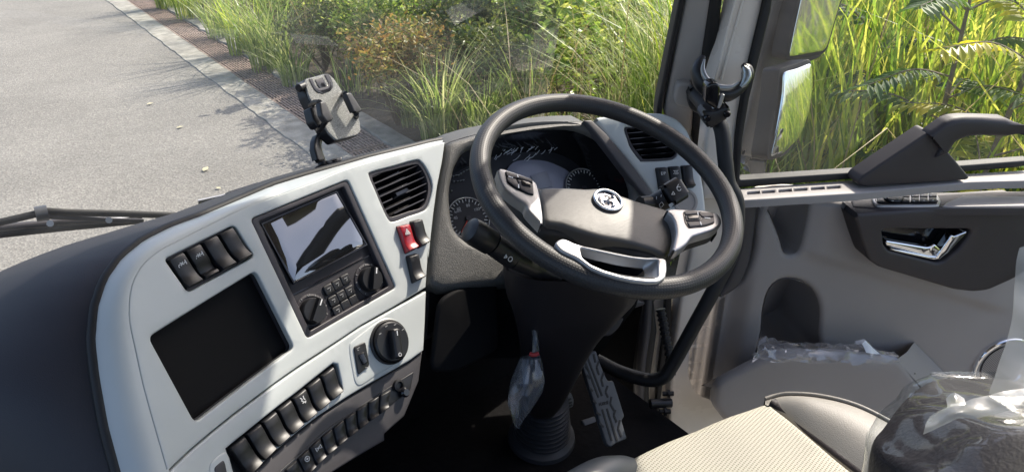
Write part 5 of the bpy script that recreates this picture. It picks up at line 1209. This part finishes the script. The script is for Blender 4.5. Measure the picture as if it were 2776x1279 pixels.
FC = Frame(at('ph', 480, 1090, 1.470), 74, 50)
relief('dash_clip', FC, rnd(FC.pl('ph', [(318, 1150), (440, 1075), (570, 1045), (600, 1080), (585, 1110), (450, 1145), (330, 1180)]), .004, 2), M_BLACK, ph, r=.003, depth=.02, grid=.03)
relief('clip_top', FC, rnd(FC.pl('ph', [(435, 1082), (565, 1040), (640, 1032), (625, 1068), (590, 1085), (470, 1115)], .003), .003, 2), mat('clip_plastic', (.22, .22, .21), .45), ph, c=.003, r=.002, depth=.01, grid=.03)
relief('clip_slot', FC, FC.pl('ph', [(508, 1078), (566, 1062), (580, 1078), (522, 1094)], .0045), M_GLOSSBLACK, ph, c=.0042, r=.0004, depth=.002, grid=.03)

# ------------------------------------------------------------------ grab handle, cup clamp on the pillar
gh = thing('grab_handle', 'black tubular grab handle running down the pillar behind the steering wheel', 'grab handle', at('d', 1800, 300, 1.62))
pts = [('q3', 205, 480, 1.66), ('q3', 270, 560, 1.60), ('q3', 330, 640, 1.58), ('q3', 352, 800, 1.58), ('q3', 368, 920, 1.59), ('w', 1500, 640, 1.60), ('d', 1846, 620, 1.62), ('d', 1800, 720, 1.64), ('d', 1740, 830, 1.68), ('d', 1690, 920, 1.71), ('d', 1668, 948, 1.72), ('d', 1630, 955, 1.74), ('d', 1560, 935, 1.78), ('d', 1500, 905, 1.80)]
tube('tube', cat([at(*p) for p in pts], 8), .0165, M_RUBBER, gh, segs=18)
relief('upper_mount', FP, rnd(FP.pl('q3', [(172, 470), (200, 455), (262, 470), (268, 560), (240, 590), (180, 560), (166, 530)], .05), .008, 3), M_BLACK, gh, c=.05, r=.008, depth=.05, grid=.05)
clp = thing('cup_clamp', 'black and silver crescent clamp holder strapped to the pillar grab handle', 'holder', at('q3', 300, 520, 1.56))
cres = [(243, 283), (222, 320), (214, 360), (228, 410), (262, 448), (310, 472), (365, 480), (415, 458), (452, 415), (466, 372), (460, 345), (438, 325)]
cp_ = cat([at('q3', x, y, 1.56) for x, y in cres], 5)
tube('crescent', cp_, [.006, .012, .016, .018, .018, .017, .015, .012, .012, .016, .014, .006], M_BLACK, clp, segs=12, flat=(.75, 1))
ins_ = [(248, 300), (240, 350), (256, 395), (292, 428), (330, 440), (380, 438), (420, 415)]
tube('silver_lining', cat([at('q3', x, y, 1.535) for x, y in ins_], 5), [.002, .005, .007, .008, .008, .006, .003], mat('smoked_lining', (.30, .31, .31), .3, .6), clp, segs=10)
tube('silver_tip', cat([at('q3', x, y, 1.53) for x, y in ((444, 335), (458, 355), (462, 385), (450, 418), (430, 440))], 4), [.004, .009, .010, .008, .004], mat('smoked_silver', (.35, .37, .36), .25, .7), clp, segs=10)
Fq = Frame(at('q3', 295, 470, 1.50), 125, 0)
relief('button_block', Fq, rnd(Fq.pl('q3', [(258, 435), (280, 416), (312, 415), (328, 432), (326, 545), (300, 550), (254, 520)]), .006, 3), M_GLOSSBLACK, clp, r=.005, depth=.03, grid=.03)
Fq = Frame(at('q3', 300, 580, 1.54), 125, 0)
relief('strap_clip', Fq, rnd(Fq.pl('q3', [(226, 545), (300, 560), (370, 528), (382, 560), (365, 600), (300, 640), (270, 655), (240, 600)]), .006, 3), M_BLACK, clp, r=.006, depth=.05, grid=.03)
for x, y in ((262, 598), (362, 575)): lathe('clip_screw', Frame(Fq.w(*Fq.pt('q3', x, y, .002), .002), axes=(Fq.x, Fq.y, Fq.z)), [(.008, 0), (.006, .004), (0, .004)], M_GLOSSBLACK, clp, 12)
relief('chrome_fold', Frame(at('q3', 328, 500, 1.505), 125, 0), rnd(Frame(at('q3', 328, 500, 1.505), 125, 0).pl('q3', [(312, 545), (330, 470), (352, 478), (340, 520), (325, 548)]), .002, 2), M_SILVER, clp, r=.002, depth=.01, grid=.03)
fk = Frame(FJ.P, axes=(FJ.x, FJ.y, FJ.z))
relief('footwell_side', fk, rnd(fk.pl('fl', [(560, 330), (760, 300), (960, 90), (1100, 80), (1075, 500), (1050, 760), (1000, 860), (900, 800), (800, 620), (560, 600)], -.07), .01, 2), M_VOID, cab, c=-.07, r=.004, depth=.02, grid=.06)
# corrugated wiring conduit in the door gap
cp2 = cat([at('fl', x, y, 1.82) for x, y in ((1165, 135), (1185, 230), (1200, 320), (1222, 420), (1235, 560))], 12)
rads = [.0125 if (i % 4) < 2 else .0095 for i in range(len(cp2))]
o = tube('wiring_conduit', cp2, rads, M_RUBBER, None, segs=12, smooth=20); tag(o, 'black corrugated wiring conduit bridging the door gap', 'conduit')
for nm, x, y in (('hinge_bolt', 1220, 680), ('hinge_bolt', 1200, 795)):
    P = at('fl', x, y, 1.83); tube('hinge_bolt', [P - RGT * .016, P + RGT * .012], [.006, .006], M_BLACK, cab, segs=8); tube('hinge_bolt', [P - RGT * .004, P + RGT * .002], [.011, .011], M_BLACK, cab, segs=6)
tube('door_check', [at('fl', 1100, 745, 1.83), at('fl', 1235, 740, 1.84)], .012, M_BLACK, cab, segs=8)

# ------------------------------------------------------------------ mirror outside the door glass
mir = thing('door_mirror', 'tall grey door mirror housing with two panes beyond the window', 'mirror', at('q3', 520, 700, 2.05))
FM = Frame(at('q3', 640, 400, 2.05), 108, 0)
hs_ = [(820, -900), (1290, -900), (1000, -120), (940, 0), (870, 240), (830, 300), (780, 312), (790, 480), (760, 620), (715, 720), (660, 790), (570, 812), (550, 812), (440, 790), (430, 760), (480, 560), (520, 360), (560, 100)]
relief('housing', FM, rnd(FM.pl('q3', hs_), .02, 3), M_MHOUSE, mir, c=0, r=.012, depth=.12, grid=.05)
mbp = tube_data([FM.w(*FM.pt('q3', x, y, -.03), -.03) for x, y in ((615, -100), (575, 200), (530, 500), (480, 800))], .003, 6); link('housing_joint', mesh(mbp.v, mbp.f), M_RUBBER, mir)
relief('foot', FM, rnd(FM.pl('q3', [(438, 770), (575, 790), (585, 910), (462, 925)], -.02), .01, 3), M_MHOUSE, mir, c=-.02, r=.02, depth=.08, grid=.05)
def pane(px, F, curve):
    P = F.pl('q3', px)
    relief('pane_rim', F, rnd(offs(ccw(P), .005), .014, 4), M_RUBBER, mir, c=-.002, r=.003, depth=.05, grid=.05)
    Q = rnd(offs(ccw(P), -.006), .010, 4); cx = sum(p[0] for p in Q) / len(Q); cy = sum(p[1] for p in Q) / len(Q)
    relief('mirror_pane', F, Q, M_MIRROR, mir, c=.002 + curve * .02, r=.001, depth=.006, grid=.012, cf=lambda a, b: -curve * ((a - cx) ** 2 + (b - cy) ** 2), smooth=80)
pane([(930, -700), (1170, -700), (985, -120), (935, 10), (868, 240), (845, 268), (672, 298), (664, 280), (690, 150), (735, -60)], Frame(at('q3', 800, 150, 1.96), 98, 6), .03)
pane([(632, 352), (700, 335), (778, 306), (788, 330), (788, 430), (765, 570), (718, 700), (640, 780), (580, 800), (572, 780), (600, 620), (622, 480)], Frame(at('q3', 690, 550, 1.90), 90, 13), .45)

# ------------------------------------------------------------------ wipers outside the glass
def wiper(label, arm, blade, link_, Y):
    w = thing('windscreen_wiper', label, 'wiper', aty('q1', *arm[0], Y), 'wipers resting below the windscreen')
    P = lambda L, dy=0: [aty('q1', x, y, Y + dy) for x, y in L]
    tube('arm', P(arm), [.008] * len(arm), M_RUBBER, w, segs=8, flat=(1, .7))
    if link_: tube('yoke', P(link_, .02), .008, M_BEZEL, w, segs=8)
    tube('blade', P(blade, .02), .0065, M_BLACK, w, segs=8, flat=(1.2, .6))
    tube('blade_edge', [p + Vector((0, .0, .010)) for p in P(blade, .02)], .0035, M_METAL, w, segs=6)
    return w
w1 = wiper('large black wiper arm and blade at the left edge of the windscreen', [(-120, 1150), (0, 1118), (180, 1076), (240, 1062), (330, 1068), (600, 1074), (960, 1086)], [(-120, 1196), (0, 1180), (300, 1148), (640, 1116), (715, 1108)], [(-60, 1150), (90, 1136), (250, 1124), (290, 1116), (545, 1106)], 1.66)
tube('arm_joint', [aty('q1', 178, 1078, 1.655), aty('q1', 240, 1068, 1.655)], .016, MATS['mirror_housing_grey'], w1, segs=12)
tube('counter_rod', [aty('q1', x, y, 1.665) for x, y in ((245, 1088), (420, 1098), (560, 1108), (720, 1112))], .006, M_GREY, w1, segs=8)
for x, y in ((252, 1124), (548, 1107)): tube('rivet', [aty('q1', x, y, 1.67), aty('q1', x, y, 1.655)], .007, M_METAL, w1, segs=8)
w2 = wiper('short visible tip of the second black wiper beyond the dash top', [(1140, 985), (1260, 955), (1420, 912)], [(1000, 1030), (1130, 1002), (1280, 960)], [(1120, 1000), (1155, 978), (1300, 932)], 1.66)
tube('rivet', [aty('q1', 1152, 980, 1.665), aty('q1', 1152, 980, 1.645)], .007, M_METAL, w2, segs=8)

# ------------------------------------------------------------------ vegetation
def blades(n, xr, yr, hr, wr, lean, z0=0., clump=None, seg=5, dirs=None):
    """arching grass blades as one vertex/face list; clump=(count, radius) gathers them in tussocks"""
    V, F = [], []
    if clump: C_ = [(rng.uniform(*xr), rng.uniform(*yr)) for _ in range(clump[0])]
    for i in range(n):
        if clump:
            cx, cy = C_[i % clump[0]]; r_ = clump[1] * math.sqrt(rng.random()); a = rng.random() * 6.283
            x, y = cx + r_ * math.cos(a), cy + r_ * math.sin(a); az_ = a + rng.normal(0, .7)
        else: x, y, az_ = rng.uniform(*xr), rng.uniform(*yr), rng.random() * 6.283
        if dirs and rng.random() < dirs[1]: az_ = dirs[0] + rng.normal(0, .6)
        h = rng.uniform(*hr); w = rng.uniform(*wr); ln = abs(rng.normal(lean, lean * .5)) * h
        tw = rng.random() * 6.283; zz = z0 + (bank(x, y) if x > 3.1 else 0.)
        b = len(V); dx, dy = math.cos(az_), math.sin(az_)
        droop = rng.uniform(.0, .35) * min(1., ln / h * 1.5)
        for k in range(seg + 1):
            t = k / seg; o = ln * t ** 2.2; z = h * (t - droop * t ** 4) ; ww = w * (1 - t ** 2.5) * (.55 + .45 * min(1, t * 4)) / 2 + .0004
            sx, sy = -math.sin(az_ + .5 * math.sin(tw + t * 2)) * ww, math.cos(az_ + .5 * math.sin(tw + t * 2)) * ww
            px, py = x + dx * o, y + dy * o
            V += [(px - sx, py - sy, zz + z), (px + sx, py + sy, zz + z)]
        for k in range(seg): F.append((b + 2 * k, b + 2 * k + 1, b + 2 * k + 3, b + 2 * k + 2))
    return V, F
def leaves(pts, size, up=.3, asp=.42, fold=.18):
    """one folded leaf of two quads at every point, random heading"""
    V, F = [], []
    for p in pts:
        s_ = size * rng.uniform(.6, 1.35); d = rng.normal(size=3); d[2] = d[2] * .6 + up; d /= np.linalg.norm(d)
        q = rng.normal(size=3); q[2] += .8; sd_ = np.cross(d, q); sd_ /= np.linalg.norm(sd_) + 1e-9; nn_ = np.cross(sd_, d)
        p = np.array(p); b = len(V); w = s_ * asp * .5
        m_ = p + d * s_ * .5 - nn_ * fold * w
        V += [tuple(p), tuple(p + d * s_ * .35 + sd_ * w), tuple(p + d * s_ * .75 + sd_ * w * .75), tuple(p + d * s_ - nn_ * s_ * .1), tuple(p + d * s_ * .75 - sd_ * w * .75), tuple(p + d * s_ * .35 - sd_ * w), tuple(m_)]
        F += [(b, b + 1, b + 2, b + 6), (b + 6, b + 2, b + 3), (b, b + 6, b + 4, b + 5), (b + 6, b + 3, b + 4)]
    return V, F
def stuff(name, VF, m):
    o = link(name, mesh(*VF), m, smooth=None); o['kind'] = 'stuff'
    return o
# tall reeds right beside the open door and on towards the front, and behind the cab for the mirrors
def join(*L):
    V, F = [], []
    for v, f in L:
        n = len(V); V += v; F += [tuple(i + n for i in q) for q in f]
    return V, F
stuff('reed_bed', join(blades(9000, (3.9, 8.5), (-2.5, 3.6), (1.2, 2.4), (.012, .032), .30), blades(5200, (3.3, 7.0), (-3, 3.6), (.35, 1.1), (.010, .022), .5), blades(2600, (3.4, 7), (-9, -2.5), (.9, 1.7), (.016, .04), .3)), L_REED)
stuff('roadside_grass', join(blades(5200, (4.2, 6.8), (2.6, 4.3), (.8, 1.7), (.005, .013), .5, clump=(46, .35)), blades(1500, (3.25, 9), (7, 18), (.3, .75), (.008, .018), .5, clump=(34, .3)), blades(1300, (3.2, 4.4), (2.5, 6), (.2, .5), (.006, .014), .5)), L_GRASS)
stuff('dry_grass', join(blades(1500, (3.2, 8), (-2, 16), (.4, 1.5), (.006, .014), .6), blades(260, (3.6, 6), (-1, 4), (1.6, 2.4), (.008, .014), .5)), L_DRY)
def scatter(n, xr, yr, zr, holes=0):
    P = []
    for _ in range(n):
        x, y = rng.uniform(*xr), rng.uniform(*yr)
        z = bank(x, y) + zr[0] + (zr[1] - zr[0]) * rng.random() ** 1.2 * (.55 + .45 * math.sin(x * 2.3 + y * 1.1) * math.sin(y * 1.9 - x))
        P.append((x, y, z))
    return P
stuff('undergrowth', join(leaves(scatter(26000, (3.6, 15), (4.5, 24), (0, .9)), .075), leaves(scatter(9000, (5.0, 13), (-3, 6), (0, 1.6)), .09), leaves(scatter(5000, (3.6, 7), (-3, 4.5), (0, .5)), .07), leaves(scatter(4000, (3.3, 9), (-12, -2.5), (0, .8)), .09)), L_BUSH)
stuff('leafy_thicket', join(leaves(scatter(15000, (6.2, 15), (5, 24), (.3, 2.4)), .085), leaves(scatter(15000, (4.4, 8.0), (5.0, 11), (.1, 1.9)), .095), leaves(scatter(6000, (3.9, 6.2), (9, 22), (.1, .9)), .06)), L_OLIVE)
# dead twigs between
V, F = [], []
mb = MB()
for _ in range(420):
    x, y = rng.uniform(3.4, 8), rng.uniform(4.5, 14); z = bank(x, y); a = rng.random() * 6.28; L = rng.uniform(.4, 1.2); t = rng.uniform(.1, .7)
    q = tube_data([(x, y, z), (x + L * t * .5 * math.cos(a) + rng.normal(0, .04), y + L * t * .5 * math.sin(a), z + L * .55), (x + L * t * math.cos(a), y + L * t * math.sin(a), z + L)], [.006, .004, .002], 4, caps=False)
    mb.add(q.v, q.f)
o = mb.build('dry_twigs', M_TWIG, smooth=None); o['kind'] = 'stuff'

def tuft(px, py, h, n, rad_, label, m, lean=.55, x=None, wr=(.008, .020)):
    p = atz('s', px, py, .06) if x is None else Vector(x)
    V, F = blades(n, (p.x, p.x), (p.y, p.y), (h * .45, h), wr, lean, clump=(1, rad_), dirs=(math.pi, .45) if h > 1.3 else None)
    z = bank(p.x, p.y) if p.x > 3.1 else 0
    V = [(a - p.x, b - p.y, c - z) for a, b, c in V]
    o = link('grass_tuft', mesh(V, F), m, smooth=None); o.location = (p.x, p.y, z + .0)
    tag(o, label, 'grass tuft', 'grass tufts along the kerb'); return o
TU = [(640, 138, 1.6, 46, .1, 'thin tall grass stalks leaning over the drain between the two pale tufts', L_REED), (440, 14, 1.7, 60, .12, 'thin tall grass stalks leaning over the far end of the drain row', L_REED),
      (1190, 372, 1.05, 170, .16, 'bright green arching grass tuft directly behind the dash to the right of the phone holder', L_GRASS),
      (1115, 330, .55, 90, .10, 'thin low grass tuft leaning over the kerb just right of the phone holder', L_GRASS),
      (1300, 362, .75, 140, .16, 'short dense grass tuft rising behind the top of the steering wheel rim', L_GRASS),
      (735, 176, 1.35, 190, .24, 'pale sunlit grass tuft at the kerb, the nearer of the two beyond the drain', L_GRASS),
      (690, 128, .95, 150, .2, 'pale sunlit grass tuft with broad blades just behind the nearer kerb tuft', L_REED),
      (600, 92, .8, 130, .2, 'mid green grass tuft at the kerb halfway up the drain row', L_GRASS),
      (520, 40, 1.4, 140, .25, 'yellowish grass tuft hanging over the far end of the drain', L_REED),
      (800, 215, .6, 110, .16, 'dull green low grass tuft at the kerb above the phone holder', L_GRASS),
      (470, 12, .8, 110, .25, 'farthest grass tuft by the kerb at the top of the picture', L_GRASS),
      (1420, 330, 1.1, 110, .2, 'tall fine grass clump with long drooping blades above the steering wheel', L_GRASS)]
for a in TU: tuft(*a)
def shrub(name, pos, h, r, n, size, mleaf, label, cat_, stems=9, group=None, asp=.42, lo=.15):
    o = thing(name, label, cat_, pos, group); P = []; sb = MB(); z0 = pos[2]
    tips = []
    for k in range(stems):
        a = rng.random() * 6.28; t = rng.uniform(.2, 1) * r; tip = Vector((pos[0] + t * math.cos(a), pos[1] + t * math.sin(a), z0 + h * rng.uniform(.6, 1)))
        mid = Vector(pos).lerp(tip, .5) + Vector((rng.normal(0, .05), rng.normal(0, .05), h * .1)); tips.append((mid, tip))
        q = tube_data(cat([pos, mid, tip], 4), [.012, .008, .003], 5, caps=False); sb.add(q.v, q.f)
        for _ in range(3):
            s0 = mid.lerp(tip, rng.random() * .7); e = s0 + Vector((rng.normal(0, r * .3), rng.normal(0, r * .3), rng.uniform(.05, .3) * h)); tips.append((s0, e))
            q = tube_data([s0, s0.lerp(e, .5) + Vector((0, 0, .02)), e], [.005, .004, .002], 4, caps=False); sb.add(q.v, q.f)
    for i in range(n):
        s0, e = tips[i % len(tips)]; t = lo + (1 - lo) * rng.random() ** .7; p = s0.lerp(e, t); k = r * .12
        P.append((p.x + rng.normal(0, k), p.y + rng.normal(0, k), p.z + rng.normal(0, k)))
    sb.build('stems', M_TWIG, o, smooth=60)
    V, F = leaves(P, size, asp=asp); link('leaves', mesh(V, F), mleaf, o, smooth=None); return o
def gp(px, py, z=.1): 
    p = atz('s', px, py, z); return (p.x, p.y, bank(p.x, p.y) if p.x > 3.1 else 0.)
shrub('shrub', gp(1075, 318), 1.0, .6, 4200, .05, L_ORANGE, 'rust orange shrub at the kerb behind the phone holder', 'shrub', 16)
shrub('shrub', gp(1000, 210), 1.0, .5, 2600, .05, L_OLIVE, 'taller olive shrub standing just behind the rust orange shrub', 'shrub', 12)
shrub('shrub', gp(880, 180), .8, .5, 2600, .05, L_BUSH, 'dark green shrub beside the pale kerb tufts', 'shrub', 12)
shrub('shrub', gp(1160, 345), .6, .4, 900, .05, L_BUSH, 'low dark brownish shrub between orange shrub and grass tuft', 'shrub', 10)
shrub('shrub', gp(1330, 285), .9, .5, 2600, .06, L_BUSH, 'dark leafy shrub behind the top left of the steering wheel rim', 'shrub', 12)
shrub('shrub', gp(1450, 240), 1.2, .6, 2600, .08, L_OLIVE, 'broad leaved olive shrub above the middle of the steering wheel', 'shrub', 12)
shrub('shrub', gp(1230, 235), 1.0, .5, 2400, .06, L_BUSH, 'dark shrub at the foot of the two slender trees', 'shrub', 12)
shrub('shrub', gp(830, 95), .9, .6, 1600, .055, L_OLIVE, 'olive green shrub farther up the verge above the phone holder', 'shrub', 12)
shrub('shrub', gp(900, 20), 1.0, .8, 1800, .06, L_OLIVE, 'olive shrub near the top edge between kerb tufts and thin trunks', 'shrub', 12)
shrub('shrub', gp(660, 30), .8, .6, 1300, .06, L_BUSH, 'dark bush behind the far kerb tufts at upper left', 'shrub', 10)
def sapling(pos, h, r, n, size, mleaf, label, lean=(0, 0), bare=.35, asp=.45, br=16, tr=.022):
    o = thing('young_tree', label, 'tree', pos); tk = MB(); P = []
    top = Vector(pos) + Vector((lean[0], lean[1], h)); ax = cat([pos, Vector(pos).lerp(top, .5) + Vector((rng.normal(0, .04), rng.normal(0, .04), 0)), top], 6)
    q = tube_data(ax, [tr, tr * .7, tr * .25], 7, caps=False); tk.add(q.v, q.f)
    for k in range(br):
        t = bare + (1 - bare) * (k + rng.random()) / br; s0 = Vector(pos).lerp(top, t); a = rng.random() * 6.28; L = r * (1.1 - .6 * t) * rng.uniform(.6, 1.2)
        e = s0 + Vector((L * math.cos(a), L * math.sin(a), L * rng.uniform(-.1, .6))); md = s0.lerp(e, .5) + Vector((0, 0, L * .12))
        c_ = cat([s0, md, e], 4); q = tube_data(c_, [tr * .3, tr * .2, .002], 5, caps=False); tk.add(q.v, q.f)
        for _ in range(n // br):
            p = c_[int(rng.integers(2, len(c_)))]; P.append((p.x + rng.normal(0, .05), p.y + rng.normal(0, .05), p.z + rng.normal(0, .05)))
    tk.build('trunk', M_BARK, o, smooth=60); V, F = leaves(P, size, asp=asp, up=-.1); link('crown', mesh(V, F), mleaf, o, smooth=None); return o
sapling(gp(1255, 175), 2.6, .8, 1500, .085, L_OLIVE, 'slender tree with a thin pale trunk, left of the pair above the wheel', bare=.5)
sapling(gp(1310, 180), 2.7, .8, 1500, .085, L_YELLOW, 'slender yellow leaved tree with a thin trunk, right of the pair above the wheel', bare=.55)
p_ = gp(1500, 215); sapling((5.2, 7.2, bank(5.2, 7.2)), 2.3, 1.0, 2200, .10, L_YELLOW, 'bushy yellow green sapling in the middle of the windscreen behind tall grass', bare=.2)
sapling((4.4, 8.6, bank(4.4, 8.6)), 1.9, .9, 1800, .09, L_OLIVE, 'leafy olive sapling left of the yellow green one behind the windscreen', bare=.25)
# compound-leaved saplings seen through the door window
def compound(pos, h, label, m, lean, n=26, L0=.55, ls=.13, a_bias=None):
    o = thing('young_tree', label, 'tree', pos); tk = MB(); V, F = [], []
    top = Vector(pos) + Vector((lean[0], lean[1], h)); ax = cat([pos, Vector(pos).lerp(top, .55) + Vector((.03, .02, 0)), top], 8)
    q = tube_data(ax, [.020, .015, .006], 7, caps=False); tk.add(q.v, q.f)
    for k in range(n):
        t = .25 + .75 * (k + .5) / n; s0 = ax[min(len(ax) - 1, int(t * (len(ax) - 1)))]; a = k * 2.4 + rng.normal(0, .3); L = L0 * rng.uniform(.7, 1.2)
        d = Vector((math.cos(a), math.sin(a), rng.uniform(.1, .5))).normalized()
        c_ = cat([s0, s0 + d * L * .5 + Vector((0, 0, .03)), s0 + d * L + Vector((0, 0, -.10 * L))], 6); q = tube_data(c_, [.006, .004, .002], 5, caps=False); tk.add(q.v, q.f)
        for i in range(3, len(c_)):
            tg = (c_[i] - c_[i - 1]).normalized(); sd_ = tg.cross(Vector((0, 0, 1))).normalized()
            for sg in (-1, 1):
                dr = (sd_ * sg + tg * .5 + Vector((0, 0, -.25))).normalized(); wl = ls * rng.uniform(.75, 1.2); p = c_[i]; nn_ = dr.cross(tg) * sg; ww = tg * wl * .19; b = len(V)
                V += [tuple(p), tuple(p + dr * wl * .35 + ww), tuple(p + dr * wl * .7 + ww * .8), tuple(p + dr * wl + Vector((0, 0, -.02))), tuple(p + dr * wl * .7 - ww * .8), tuple(p + dr * wl * .35 - ww), tuple(p + dr * wl * .5 + Vector((0, 0, -.008)))]
                F += [(b, b + 1, b + 2, b + 6), (b + 6, b + 2, b + 3), (b, b + 6, b + 4, b + 5), (b + 6, b + 3, b + 4)]
    tk.build('trunk', M_BARK, o, smooth=60); link('leaves', mesh(V, F), m, o, smooth=None); return o
p = at('s', 2640, 150, 3.5); compound((p.x, p.y, bank(p.x, p.y)), p.z + .35, 'sapling with dark paired leaves and a pale thin trunk in the door window', L_DARKLEAF, (-.10, .05), 15, .5, .11)
p = at('s', 2440, 60, 3.9); compound((p.x + .2, p.y + .3, bank(p.x, p.y)), p.z + .3, 'dark leaved sapling left of the pale trunk beyond the door window', L_DARKLEAF, (.1, -.1), 10, .45, .12)
p = at('s', 2760, 60, 3.2); compound((p.x, p.y, bank(p.x, p.y)), p.z + .2, 'yellow leaved sapling at the right edge of the door window', L_YELLOW, (.1, -.1), 14, .5, .12)
